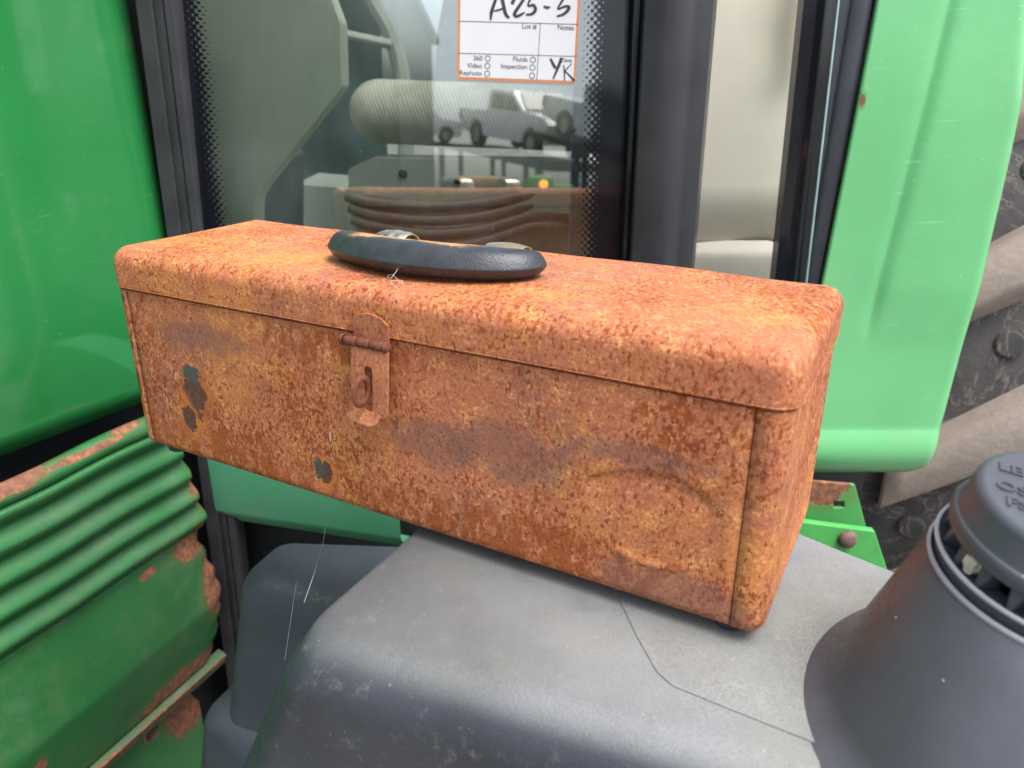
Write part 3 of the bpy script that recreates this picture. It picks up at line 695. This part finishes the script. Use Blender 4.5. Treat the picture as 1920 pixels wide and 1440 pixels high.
lathe_([(.0488,-.0095),(.0494,-.0080),(.0498,-.0068),(.0494,-.0058),(.0484,-.0056),(.0478,-.0066)],M_worn,'worn_outer_rim',neck_o)
lathe_([(.0480,-.0075),(.0470,-.0085),(.0474,-.0015),(.0484,.0),(.0482,.0012),(.0474,.0014),(.0466,.0006),(.0455,.0),(.036,-.0005),(.036,-.003)],M_fair,'collar',neck_o)
lathe_([(.0486,-.0002),(.0489,.0010),(.0482,.0019),(.0472,.0016)],M_worn,'worn_inner_rim',neck_o)
for k in range(20):
    t=2*math.pi*k/20; bm=bmesh.new()
    def tp(r_,h_,w_): 
        c_=circ(FC,r_,t)+nx*h_; tg=(-fa*math.sin(t)+fb_*math.cos(t)); return c_+tg*w_
    a=[bm.verts.new(tp(.0458,.0000,-.0010)),bm.verts.new(tp(.0425,.0125,-.0036)),bm.verts.new(tp(.0370,.0125,-.0040)),bm.verts.new(tp(.0370,.0000,-.0040))]
    b=[bm.verts.new(tp(.0458,.0000,.0010)),bm.verts.new(tp(.0425,.0125,.0036)),bm.verts.new(tp(.0370,.0125,.0040)),bm.verts.new(tp(.0370,.0000,.0040))]
    bm.faces.new(a); bm.faces.new(b[::-1])
    for i in range(4): bm.faces.new((a[i],b[i],b[(i+1)%4],a[(i+1)%4]))
    o=obj('collar_tooth',bm,M_cap,neck_o,False); bevel(o,.0006,2)
cap=lathe_([(.040,.0085),(.0445,.0095),(.0462,.0110),(.0466,.0130),(.0466,.0160),(.0458,.0176),(.0445,.0182),(.0438,.0195),(.0425,.0300),(.0418,.0318),(.0405,.0330),(.0392,.0335),(.0380,.0333),(0,.0331)],M_cap,'filler_cap',tank)
# lint caught between the teeth
bm=bmesh.new(); pc=circ(FC,.0395,0); 
tl=min(np.linspace(0,2*math.pi,360),key=lambda t:(circ(FC,.041,t)-(onp(1826,1052,FC+nx*.006+Vector((0,0,TZ)),nx)-Vector((0,0,TZ)))).length)
bmesh.ops.create_icosphere(bm,subdivisions=3,radius=.0042,matrix=Matrix.Translation(circ(FC,.0405,tl)+nx*.004))
for v in bm.verts: v.co+=Vector(rng.normal(0,.0006,3))
obj('foam_scrap',bm,simple('pale_foam',(.72,.68,.55),.9),neck_o)

# --- text helper
def text_mesh(name,s,size,fn,mat,parent,th=.0002,bold=0,align='LEFT'):
    cu=bpy.data.curves.new(name,'FONT'); cu.body=s; cu.size=size; cu.align_x=align; cu.offset=bold; cu.resolution_u=3
    t=bpy.data.objects.new(name,cu); col.objects.link(t); bpy.context.view_layer.update()
    me=bpy.data.meshes.new_from_object(t.evaluated_get(bpy.context.evaluated_depsgraph_get())); bpy.data.objects.remove(t)
    bm=bmesh.new(); bm.from_mesh(me); 
    if th:
        r_=bmesh.ops.extrude_face_region(bm,geom=bm.faces[:])
        for v in [g for g in r_['geom'] if isinstance(g,bmesh.types.BMVert)]: v.co.z=th
    for v in bm.verts: v.co=Vector(fn(v.co.x,v.co.y,v.co.z))
    return obj(name,bm,mat,parent,False)
# embossed letters on the cap top
lx=camR.copy(); lx=(lx-nx*lx.dot(nx)).normalized(); ly=nx.cross(lx)
lrot=Matrix.Rotation(R(-28),3,nx); lx=lrot@lx; ly=lrot@ly
for s_,px_,py_ in (('LE',1872,880),('OSE',1868,914),('FS',1886,946)):
    q_=onp(px_,py_,CT+Vector((0,0,TZ)),nx)-CT-Vector((0,0,TZ)); ox,oy=q_.dot(lx),q_.dot(ly)
    text_mesh('cap_lettering',s_,.0098,lambda a,b,h,ox=ox,oy=oy:CT+lx*(a+ox)+ly*(b+oy)+nx*(h-.0003),M_cap,cap,.0008,.0002)

# =================================================================== grey fairing below the sill
FZ=-.19
FPts=[(432,1075),(528,1000),(760,1040),(700,1140),(560,1100)]
def F3(px,py,z): p=atz(px,py,z); return (p.x,p.y)
fp0=[F3(425,1085,FZ),F3(640,1150,FZ),F3(900,1150,FZ),F3(900,1010,FZ),F3(530,998,FZ)]
def fair(poly,levels,offf,rc,name,z0):
    bm=bmesh.new(); RG=[]
    for z in levels:
        o_=offset_poly_g(poly,[f(z) for f in offf]); RG.append([bm.verts.new((p.x,p.y,z0+z)) for p in fillet(o_,rc,6)])
    n=len(RG[0])
    for a,b in zip(RG,RG[1:]):
        for i in range(n): bm.faces.new((a[i],a[(i+1)%n],b[(i+1)%n],b[i]))
    bm.faces.new(RG[0]); return obj(name,bm,M_fair,T,sharp=60)
def offset_poly_g(P,offs): return offset_poly(P,offs)
fsf=lambda Rr,dr:(lambda z:(math.sqrt(max(0,Rr*Rr-(Rr+z)**2))-Rr) if -z<Rr else (-z-Rr)*dr)
fair(fp0,[0,-.0005,-.002,-.004,-.008,-.012,-.018,-.024,-.0305,-.06,-.12,-.2,-.3,-.6],[fsf(.030,.15)]*4+[fsf(.02,.15)],[.03,.04,.01,.01,.02],'step_fairing',FZ)
fq=[F3(360,1330,-.36),F3(520,1440,-.36),F3(640,1300,-.36),F3(470,1230,-.36)]
fair(fq,[0,-.002,-.006,-.012,-.02,-.03,-.06,-.3],[fsf(.025,.15)]*4,[.03]*4,'lower_step_fairing',-.36)

# =================================================================== TOOLBOX
BO=(-.30469,.56796,0); BA=R(-29.05)
B=empty('toolbox',BO,BA,'long rust-covered steel toolbox with black carrying handle resting on the black fuel tank','toolbox')
LX,LY,LH,ZS=.5,.152,.163,.133
SEAM0,SEAM1=.0142,.4815
def dent(x,z):
    """pressed-in oval dent on the front: sharp at its upper and lower rim"""
    h=0
    cx,cz_=.432,.056; u=(x-cx)/.036; 
    if abs(u)<1.25:  # inside the oval
        top=.0835-.0065*(u-.15)**2*1.4-(.004*max(0,u)**2); bot=.0275+.012*(u-.05)**2
        if bot-.01<z<top+.01:
            e=max(0,1-abs(u/1.15)**4)
            a=1/(1+math.exp(-(top-z)/.00065)); b=1/(1+math.exp(-(z-bot)/.0022))
            h-=.0048*e*a*b*math.exp(-max(0,top-z)/.011)
            h+=.0016*e*math.exp(-((z-bot)/.0022)**2)*max(0,1-abs(u-.1))
    h+=.0005*math.sin(x*23+1)*math.sin(z*30+.5)+.0002*math.sin(x*61+z*40)
    h-=.0014*math.exp(-((x-.300)/.03)**2-((z-.062)/.02)**2)
    return h
ins=.0020
xs=list(np.arange(.02,.385,.004))+list(np.arange(.385,.476,.0012))
bm=rbox((-.02,ins,.0002),(.52,LY-ins,.19),.009,5,xs+[SEAM0+.0006,SEAM1-.0006],list(np.arange(.02,.14,.02)),list(np.arange(.01,.095,.0013))+list(np.arange(.097,.130,.004))+[ZS-.0019,ZS-.0014,ZS+.004])
keep(bm,lambda c:SEAM0+.0006<c.x<SEAM1-.0006 and c.z<ZS+.004)
for v in bm.verts:
    if v.co.z>ZS-.0016: v.co.y+=(.0018 if v.co.y<.07 else -.0018)
for v in bm.verts:
    if v.co.y<ins+.006:
        k=min(1,max(0,(v.co.x-SEAM0)/.03))*min(1,max(0,(SEAM1-v.co.x)/.012))*min(1,max(0,v.co.z-.006)/.012)*min(1,max(0,(.138-v.co.z))/.015)
        v.co.y-=dent(v.co.x,v.co.z)*k
bm.normal_update(); outward(bm,(.25,.076,.09)); o=obj('body_panel',bm,MR,B,sharp=50,normals=False); solid(o,.0009)
for nm,x_a,x_b,f in (('end_cap',.0012,.03,lambda c:c.x<SEAM0 and c.z<ZS+.003),('end_cap',LX-.03,LX-.0016,lambda c:c.x>SEAM1 and c.z<ZS+.003)):
    if x_a<.1: lo,hi=(x_a,ins-.0005,-.0006),(.06,LY-ins+.0005,.2); 
    else: lo,hi=(LX-.06,ins-.0005,-.0006),(x_b,LY-ins+.0005,.2)
    bm=rbox(lo,hi,.0105,7,[SEAM0,SEAM1],list(np.arange(.015,.14,.004)),list(np.arange(.012,.128,.004))+[ZS-.0019,ZS-.0014,ZS+.003])
    keep(bm,f)
    for v in bm.verts:
        if v.co.z>ZS-.0016:
            v.co.y+=(.0018 if v.co.y<.07 else -.0018); v.co.x+=(-.0014 if v.co.x>.4985-.002 else (.0014 if v.co.x<.003 else 0))
    for v in bm.verts:   # shallow pressed field on the end face
        if v.co.x>LX-.004:
            k=1/(1+math.exp(-(v.co.y-.016)/.0016))*1/(1+math.exp(-(LY-.016-v.co.y)/.0016))*1/(1+math.exp(-(v.co.z-.016)/.0016)); v.co.x-=.0016*k
    bm.normal_update(); outward(bm,(.25,.076,.09)); o=obj(nm,bm,MR,B,sharp=55,normals=False); solid(o,.0010)
# lid
bm=rbox((0,0,ZS-.05),(LX,LY,LH),.0130,9,list(np.arange(.02,.485,.008)),list(np.arange(.02,.14,.008)),[ZS,ZS+.002,ZS+.006])
keep(bm,lambda c:c.z>ZS)
for v in bm.verts:
    if v.co.z>LH-.002: v.co.z+=.0006*math.sin(v.co.x*19+v.co.y*11)+.0004*math.sin(v.co.x*47-v.co.y*31)
    if v.co.z<ZS+.0025: v.co.z+=.00035*math.sin(v.co.x*38)
bm.normal_update(); outward(bm,(.25,.076,.13)); lid=obj('lid',bm,MRL,B,sharp=50,normals=False); solid(lid,.0012)
# rolled hem round the lid's lower edge
hem=[]
r_=.0130
pts2=fillet([(0,0),(LX,0),(LX,LY),(0,LY)],r_,8); 
hp_=[Vector((p.x,p.y,ZS+.0008)) for p in pts2]; hp_.append(hp_[0].copy())
obj('lid_hem',tube(hp_,.00035,6,cap=False),MRL,lid)
# hasp: fixed leaf on the lid, hinge knuckles, hanging slotted plate, staple ring
def lf(a,b,h): return (a,-.0002-h,b)
leaf=[(.2375,.1292),(.2645,.1292),(.2645,.1415)]+[(.2645-.029*t,.1415+.0058*math.sin(math.pi*t)**.8-.0005*t) for t in np.linspace(0,1,9)[1:-1]]+[(.2355,.1395),(.2375,.137)]
o=obj('hasp_leaf',plate(leaf,[],lf,.0016),MRP,B,False); bevel(o,.0004)
zk=.1285; yk=-.0042
for k in range(3):
    xa=.2325+k*.0103; 
    o=obj('hinge_knuckle',lathe((xa+.0005,yk,zk),(1,0,-.0),[(.0012,0),(.0029,0),(.0033,.0006),(.0033,.0087),(.0029,.0093),(.0012,.0093)],18),MRD,B)
for x_,d_ in ((.2315,-1),(.2643,1)):
    obj('hinge_pin_head',lathe((x_,yk,zk),(d_,0,0),[(.0034,-.001),(.0038,.0004),(.0030,.0022),(.0014,.003),(0,.0031)],16),MRD,B)
# hanging plate, standing slightly off the front and kicked out at its foot
def pp(a,b,h):
    t=max(0,(.0875-b)); y=-.0045-.004*min(1,max(0,(.128-b)/.03))-h; y-=t*.42
    return (a,y,b+t*.10)
outl=[(.2385,.1262),(.2672,.1262),(.2675,.0950),(.2672,.0865),(.2655,.0848),(.2640,.0846),(.2622,.0830),(.2612,.0806),(.2585,.0782),(.2560,.0770),(.2520,.0770),(.2400,.0782),(.2368,.0798),(.2360,.0815),(.2376,.0832),(.2380,.0852),(.2362,.0872),(.2372,.0895),(.2388,.096)]
o=obj('hasp_plate',plate(outl,[fillet([(.2486,.0862),(.2552,.0862),(.2552,.1150),(.2486,.1150)],.0028,5)],pp,.0014),MRP,B,False); bevel(o,.0004)
# staple: a flat ring standing out through the slot
cs=Vector((.2500,-.0125,.1000)); bm=bmesh.new(); rr=[]
def stp(u,v):
    a=2*math.pi*u; b=2*math.pi*v; ro=.0058+.0016*math.cos(b)
    # ring lies in a plane leaning out from the front
    yy=-math.cos(a)*ro*.92; zz=math.sin(a)*ro*1.35; xx=.0012*math.sin(b)
    return cs+Vector((xx-.004*(-yy/.006)*.5,yy,zz+ .002*(yy/.006)))
obj('staple_ring',grid(stp,32,10,True,True),MRD,B)
# handle: D shaped grip hinged in two sprung chrome loops
hc=[(.210,.0815,.1705),(.196,.081,.1712),(.182,.075,.1718),(.1785,.066,.1720),(.186,.0545,.1722),(.206,.0450,.1722),(.232,.0400,.1722),(.256,.0385,.1722),(.280,.0405,.1722),(.304,.0470,.1722),(.3205,.0570,.1722),(.3260,.0680,.1722),(.3225,.0765,.1718),(.311,.0810,.1712),(.298,.0815,.1705)]
path=crom(hc,6); npth=len(path)
bm=bmesh.new(); RG=[]
for i,p in enumerate(path):
    t=(path[min(i+1,npth-1)]-path[max(i-1,0)]).normalized(); side=Vector((t.y,-t.x,0)).normalized()   # outwards from the loop
    f=i/(npth-1); k=math.sin(math.pi*min(1,max(0,(f-.17)/.66)))**.55 if .17<f<.83 else 0
    hw=.0050+.0092*k; hh=.0052+.0056*k
    sec=[(1.0,-.15),(.97,-.06),(.72,.50),(.40,.88),(0,1.0),(-.5,.95),(-.85,.7),(-1,.25),(-1,-.35),(-.7,-.85),(-.1,-1.0),(.45,-.95),(.80,-.65),(.97,-.24)]
    if f<.5: pass
    RG.append([bm.verts.new(p+side*(a*hw)+Vector((0,0,b*hh+(hh-.0052)*.35))) for a,b in sec])
for a,b in zip(RG,RG[1:]):
    m_=len(a)
    for i in range(m_): bm.faces.new((a[i],a[(i+1)%m_],b[(i+1)%m_],b[i]))
bm.faces.new(RG[0]); bm.faces.new(RG[-1])
hnd=obj('handle',bm,M_handle,B,sharp=0); ms=hnd.modifiers.new('sub','SUBSURF'); ms.levels=1; ms.render_levels=2
def bracket(xc,wd,big):
    def f(u,v):
        a=R(-15)+R(210)*v; r=.0100
        x=xc+(u-.5)*wd; bulge=.0014*math.sin(math.pi*u)+(.0005*math.sin(u*math.pi*3)**2 if big else .0)
        return (x,.0865-math.cos(a)*(r+bulge)*1.25,.1680+math.sin(a)*(r*.98+bulge))
    o=obj('handle_bracket',grid(f,22,18),M_chrome,B,sharp=60); solid(o,.0009)
    o=obj('bracket_foot',rbox((xc-wd*.55,.076,.1630),(xc+wd*.55,.1010,.1648),.0008,2),M_chrome,B); return o
bracket(.2060,.0260,True); bracket(.2965,.0280,False)
# four rubber feet
for fx,fy in ((.022,.018),(.478,.018),(.022,.134),(.478,.134)):
    obj('rubber_foot',lathe((fx,fy,.0002),(0,0,-1),[(.0085,0),(.0080,.0055),(.0065,.0068),(0,.0068)],20),M_rub,B)

# =================================================================== STICKER on the glass
SC=onglass(968,-20); a_=R(-1.9)
SK=empty('inspection_sticker',SC,0,'white paper inspection sticker with orange border and black marker writing on the cab glass','sticker')
m=M('orange_border_print',.6); MO=m.out((.62,.20,.07)); m=M('white_sticker_paper',.55); MW=m.out(m.mix(m.noise(30,3),(.62,.62,.64),(.66,.66,.67)))
m=M('grey_print_ink',.6); MI=m.out((.06,.06,.07)); m=M('black_marker_ink',.4); MK=m.out((.03,.03,.035))
n_g=Vector((0,-1,TILT)).normalized(); ux=Vector((math.cos(a_),0,math.sin(a_))); uz=n_g.cross(ux)*-1
if uz.z<0: uz=-uz
def SL(px,py):
    d=onglass(px,py)-SC; return (d.dot(ux),d.dot(uz))
def sf(l): return lambda a,b,h:ux*a+uz*b+n_g*(l+h)
bl=SL(857,149); br_=SL(1079,155); W_=br_[0]-bl[0]; xL=bl[0]; yB=bl[1]; HT=.165
def RP(x0,y0,x1,y1,r=.003): return fillet([(x0,y0),(x1,y0),(x1,y1),(x0,y1)],r,5)
def sk(name,bm,mat): return obj(name,bm,mat,SK,False)
sk('border',plate(RP(xL,yB,xL+W_,yB+HT,.004),[],sf(.0006),.00012),MO)
ib=.0028
sk('paper',plate(RP(xL+ib,yB+ib,xL+W_-ib,yB+HT-ib,.002),[],sf(.00085),.0001),MW)
def ln2(p,q,w_,name='rule_line',mat=MI,l=.0011):
    a=Vector(SL(*p)); b=Vector(SL(*q)); d=(b-a).normalized()*1; n2=Vector((-d.y,d.x))*w_/2
    return sk(name,plate([a-n2,b-n2,b+n2,a+n2],[],sf(l),.00003),mat)
ln2((861,40),(1085,46),.0007); ln2((859,100),(1080,106),.0007); ln2((1013,43),(1006.5,151),.0007)
def tx(s_,px,py,hpx,bold=.00009):
    a,b=SL(px,py); size=hpx*.00064/.72
    return text_mesh('print',s_,size,lambda x,y,h:ux*(a+x)+uz*(b+y)+n_g*.0011,MI,SK,0,bold,'RIGHT')
for s_,px,py,h in (('Lot #',1006,55,8.5),('Notes',1076,57,8.5),('360',905,114,8.3),('Video',904,128,8.3),('Rephoto',903.5,142,8.3),('Fluids',989,116,8.3),('Inspection',988.5,130,8.3),('Date',1072,117,7)): tx(s_,px,py,h)
for px,py in ((914.5,110),(914,124),(913.5,138.5),(999,112.5),(998.2,127),(997.5,142)):
    c=SL(px,py); ro,ri=.0034,.0025
    sk('check_circle',plate([(c[0]+ro*math.cos(t),c[1]+ro*math.sin(t)) for t in np.linspace(0,2*math.pi,25)[:-1]],[[(c[0]+ri*math.cos(t),c[1]+ri*math.sin(t)) for t in np.linspace(0,2*math.pi,25)[:-1]]],sf(.0011),.00003),MI)
def stroke(pts,w_,name='marker_stroke'):
    P=[Vector(SL(*p)) for p in pts]; P3=crom([(p.x,p.y,0) for p in P],5); ww=np.interp(np.linspace(0,1,len(P3)),np.linspace(0,1,len(w_)),w_); Lf,Rt=[],[]
    for i,p in enumerate(P3):
        d=(P3[min(i+1,len(P3)-1)]-P3[max(i-1,0)]).normalized(); n2=Vector((-d.y,d.x,0))*ww[i]*.00064/2; Lf.append(p+n2); Rt.append(p-n2)
    bm=bmesh.new(); vs=[(bm.verts.new(sf(.0013)(a.x,a.y,0)),bm.verts.new(sf(.0013)(b.x,b.y,0))) for a,b in zip(Lf,Rt)]
    for a,b in zip(vs,vs[1:]): bm.faces.new((a[0],a[1],b[1],b[0]))
    sk(name,bm,MK)
stroke([(940,-30),(932,-8),(922,22),(920,38)],[3,5,6,3]); stroke([(936,-24),(942,0),(948,26),(955,34)],[5,6,6,4]); stroke([(926,21),(935,19),(944,16)],[2,3,3])
stroke([(960,8),(966,-4),(977,-12),(984,-6),(976,8),(965,25),(968,31),(978,27),(984,23)],[6,6,5,5,5,6,5,4,2])
stroke([(1010,-6),(996,-3),(990,11),(1000,10),(1004,18),(998,26),(986,28)],[4,4,3,5,6,5,3])
stroke([(1019,12),(1026,14.5),(1032,13)],[3,5,2]); stroke([(1044,-8),(1058,-6),(1052,5),(1046,17),(1060,12),(1067,15),(1058,26),(1044,31)],[3,4,4,3,4,6,5,3])
stroke([(1032,110),(1038,122),(1042,128)],[4,5,5]); stroke([(1053,109),(1046,127),(1037,148)],[6,5,3]); stroke([(1057,122),(1058,136),(1058.5,151)],[2,2.5,2]); stroke([(1072,119),(1062,130),(1059,134)],[1.6,2,2]); stroke([(1059,133),(1068,142),(1077,152)],[2,3,4])

# =================================================================== small loose things
def strand(name,pts,r,mat,label,cat):
    o=obj(name,tube(crom(pts,6),r,5),mat); tag(o,label,cat); return o
MTH=simple('pale_fibre',(.75,.70,.62),.6)
Bm=Matrix.Translation(BO)@Matrix.Rotation(BA,4,'Z')
def bx(x,y,z): return Bm@Vector((x,y,z))
strand('loose_thread',[bx(.2475,.048,.1812),bx(.2525,.036,.1795),bx(.2535,.026,.1700),bx(.2540,.018,.1655),bx(.248,.022,.1645),bx(.246,.028,.1645),bx(.252,.024,.1645),bx(.264,.014,.1640),bx(.262,.018,.1645),bx(.256,.014,.1642),bx(.266,.008,.1625)],.00013,MTH,'thin pale thread lying over the black handle and the toolbox lid','thread')
strand('cobweb_strand',[aty(609,990,.60),aty(607,1012,.58),aty(596,1050,.54),aty(588,1078,.50),aty(570,1130,.46)],.00022,simple('grey_cobweb',(.6,.6,.6),.7),'pale cobweb strand hanging from the green cab sill towards the fuel tank','cobweb')
strand('cobweb_strand',[aty(556,1090,.52),aty(547,1150,.48),aty(541,1190,.45),aty(534,1238,.42)],.0001,simple('faint_cobweb',(.35,.35,.38),.7),'faint hair-thin cobweb line beside the left corner of the fuel tank','cobweb')

# =================================================================== the yard behind the photographer, mirrored in the glass
gpn=Vector((0,-1,TILT)).normalized(); gpp=Vector((0,YG,.28))
def mirror(px,py,D):
    V=C0+ray(px,py).normalized()*D; return V-gpn*2*(V-gpp).dot(gpn)
def mdir(p1,p2): d=p2-p1; return d
def pickup(front_px,rear_px,D1,D2,label,zshift=0):
    """front and rear axle ground contacts given where they are mirrored"""
    F=mirror(*front_px,D1); Rr=mirror(*rear_px,D2)
    q=(F-Rr); sh=Vector((q.y,-q.x,0)).normalized()*(.95*q.length/3.6); sh=sh if sh.y>0 else -sh; F-=sh; Rr-=sh
    d=F-Rr; wb=d.length; sc=wb/3.6; d.normalize(); up=Vector((0,0,1)); rgt=d.cross(up).normalized(); up2=rgt.cross(d)
    root=empty('pickup_truck',Rr,0,label,'pickup truck','white pickup trucks mirrored in the cab glass')
    def Pt(x,y,z): return (d*x+rgt*y+up2*z)*sc
    body=[(-1.25,.55),(-1.25,1.25),(.75,1.28),(.85,1.85),(1.05,1.95),(2.35,1.93),(3.05,1.38),(4.35,1.25),(4.55,1.05),(4.55,.5),(4.15,.45)]+[(3.6+.5*math.cos(t),.42+.5*math.sin(t)) for t in np.linspace(0,math.pi,9)]+[(.55,.42)]+[(.5*math.cos(t),.42+.5*math.sin(t)) for t in np.linspace(0,math.pi,9)]+[(-.9,.5)]
    o=obj('body',plate(body,[],lambda a,b,h:Pt(a,h-.95,b),1.9),M_white,root,False); bevel(o,.06*sc,2,40)
    for s_ in (-.97,.95):
        for wn_,pl2 in (('side_window',[(1.05,1.35),(1.9,1.35),(1.9,1.82),(1.12,1.82)]),('side_window',[(2.0,1.35),(2.85,1.35),(2.35,1.80),(2.0,1.82)])):
            obj(wn_,plate(pl2,[],lambda a,b,h,s_=s_:Pt(a,s_+h,b),.02),M_glassd,root,False)
    obj('windscreen',plate([(-.8,0),(.8,0),(.7,1),(-.7,1)],[],lambda a,b,h:Pt(3.02-.64*b+.05,a,1.42+.48*b+h),.02),M_glassd,root,False)
    obj('tail_lamp',plate([(-1.27,.85),(-1.1,.85),(-1.1,1.2),(-1.27,1.2)],[],lambda a,b,h:Pt(a,-.97+h,b),1.94),simple('red_lens',(.4,.03,.02),.3),root,False)
    obj('cab_gap_shade',plate([(.62,1.28),(.70,1.28),(.70,1.8),(.62,1.8)],[],lambda a,b,h:Pt(a,h-.8,b),1.6),M_dark,root,False)
    for xx in (0,3.6):
        for s_ in (-.8,.8):
            w_=obj('wheel',lathe(Pt(xx,s_,.42),rgt*(1 if s_>0 else -1),[(.2*sc,-.13*sc),(.40*sc,-.12*sc),(.42*sc,0),(.40*sc,.14*sc),(.26*sc,.15*sc)],24),M_tyreblk,root)
            obj('wheel_rim',lathe(Pt(xx,s_,.42),rgt*(1 if s_>0 else -1),[(.26*sc,.12*sc),(.2*sc,.10*sc),(.06*sc,.13*sc),(0,.13*sc)],14),M_grey,w_)
    return root,F,Rr,d,rgt,sc
tr=[pickup((990,297),(890,275),24,27,'white pickup truck mirrored whole in the middle of the cab glass'),
    pickup((835,266),(722,252),30,30,'white pickup truck mirrored left, only its nose clear of the added dark shed'),
    pickup((1190,300),(1052,258),20,22,'white pickup truck mirrored at the right across the dotted glass edge')]
# car hauler deck under the trucks
hr=empty('car_hauler',(0,-22,GZ),0,'dark steel car hauler trailer carrying the white pickup trucks, mirrored in the glass','trailer'); hr['world']=1
for k,(root,F,Rr,d,rgt,sc) in enumerate(tr):
    up2=rgt.cross(d); 
    o=obj('deck_ramp',plate([(-1.6,-1.05),(4.9,-1.05),(4.9,1.05),(-1.6,1.05)],[],lambda a,b,h:Rr+(d*a+rgt*b)*sc-up2*(.02+.22*sc-h),.2*sc),M_dark,hr,False)
    for a in (-1.2,1.2,3.4):
        for b in (-.9,.9):
            q=Rr+(d*a+rgt*b)*sc; obj('deck_post',box((q.x-.08,q.y-.08,GZ),(q.x+.08,q.y+.08,q.z-.1)),M_dark,hr,False)
q1=mirror(830,300,26); q2=mirror(1230,330,20)
# small green machine with an amber lamp
gm=mirror(1000,392,20)
GM=empty('green_utility_tractor',(gm.x,gm.y,GZ),0,'small green utility machine with lit amber lamp mirrored low in the glass','utility tractor')
MGM=simple('bright_green_machine',(.10,.40,.07),.35); K=2.0; hg=gm.z-GZ+.35
def gb(name,lo,hi,r,mat): 
    return obj(name,rbox([a*K+(hg if i==2 else 0) for i,a in enumerate(lo)],[a*K+(hg if i==2 else 0) for i,a in enumerate(hi)],r*K,4),mat,GM)
gb('hood',(-.10,-.2,.0),(.25,.2,.24),.08,MGM); gb('engine_cowl',(.20,-.18,-.02),(.50,.18,.13),.05,MGM)
for z in (.0,.10): gb('rear_fender',(-.40,-.26,z-.02),(-.12,.26,z+.055),.035,MGM)
gb('chassis',(-.38,-.2,-.26),(.48,.2,-.0),.04,M_dark)
for xx,rr_ in ((-.24,.26),(.36,.20)):
    for yy in (-.34,.22):
        obj('wheel',lathe((xx*K,yy*K,rr_*K),(0,1,0),[(.05,0),(rr_*K,.0),(rr_*K,.12*K),(.05,.12*K)],24),M_tyreblk,GM)
obj('amber_lamp',lathe((.12*K,.2*K,hg+.13*K),(0,1,0),[(.05*K,0),(.05*K,.02*K),(0,.03*K)],16),M_lamp,GM)
# invented shed, added to darken the left part of the glass
SH=empty('added_dark_shed',(-6.5,-13,GZ),0,'added dark corrugated shed behind the camera, darkening the left part of the cab glass','shed')
Msh=simple('dark_green_sheeting',(.030,.042,.036),.6,var=.35,scale=.8)
xe=mirror(748,200,15).x+6.5
def corr(u,v):
    x=-6+(xe+6)*u; return (x,.04*math.sin(x*20),0+5.2*v)
obj('front_wall',grid(corr,240,2),Msh,SH); 
obj('side_wall',grid(lambda u,v:(xe+.03*math.sin(u*90),-6*u,5.2*v),120,2),Msh,SH)
obj('roof',box((-6.2,-6.2,5.2),(xe+.2,.3,5.35)),M_dark,SH,False)
obj('sliding_door',box((-3.2,.08,0),(-.4,.14,3.0)),simple('weathered_door',(.06,.055,.045),.7,var=.3,scale=1),SH,False)
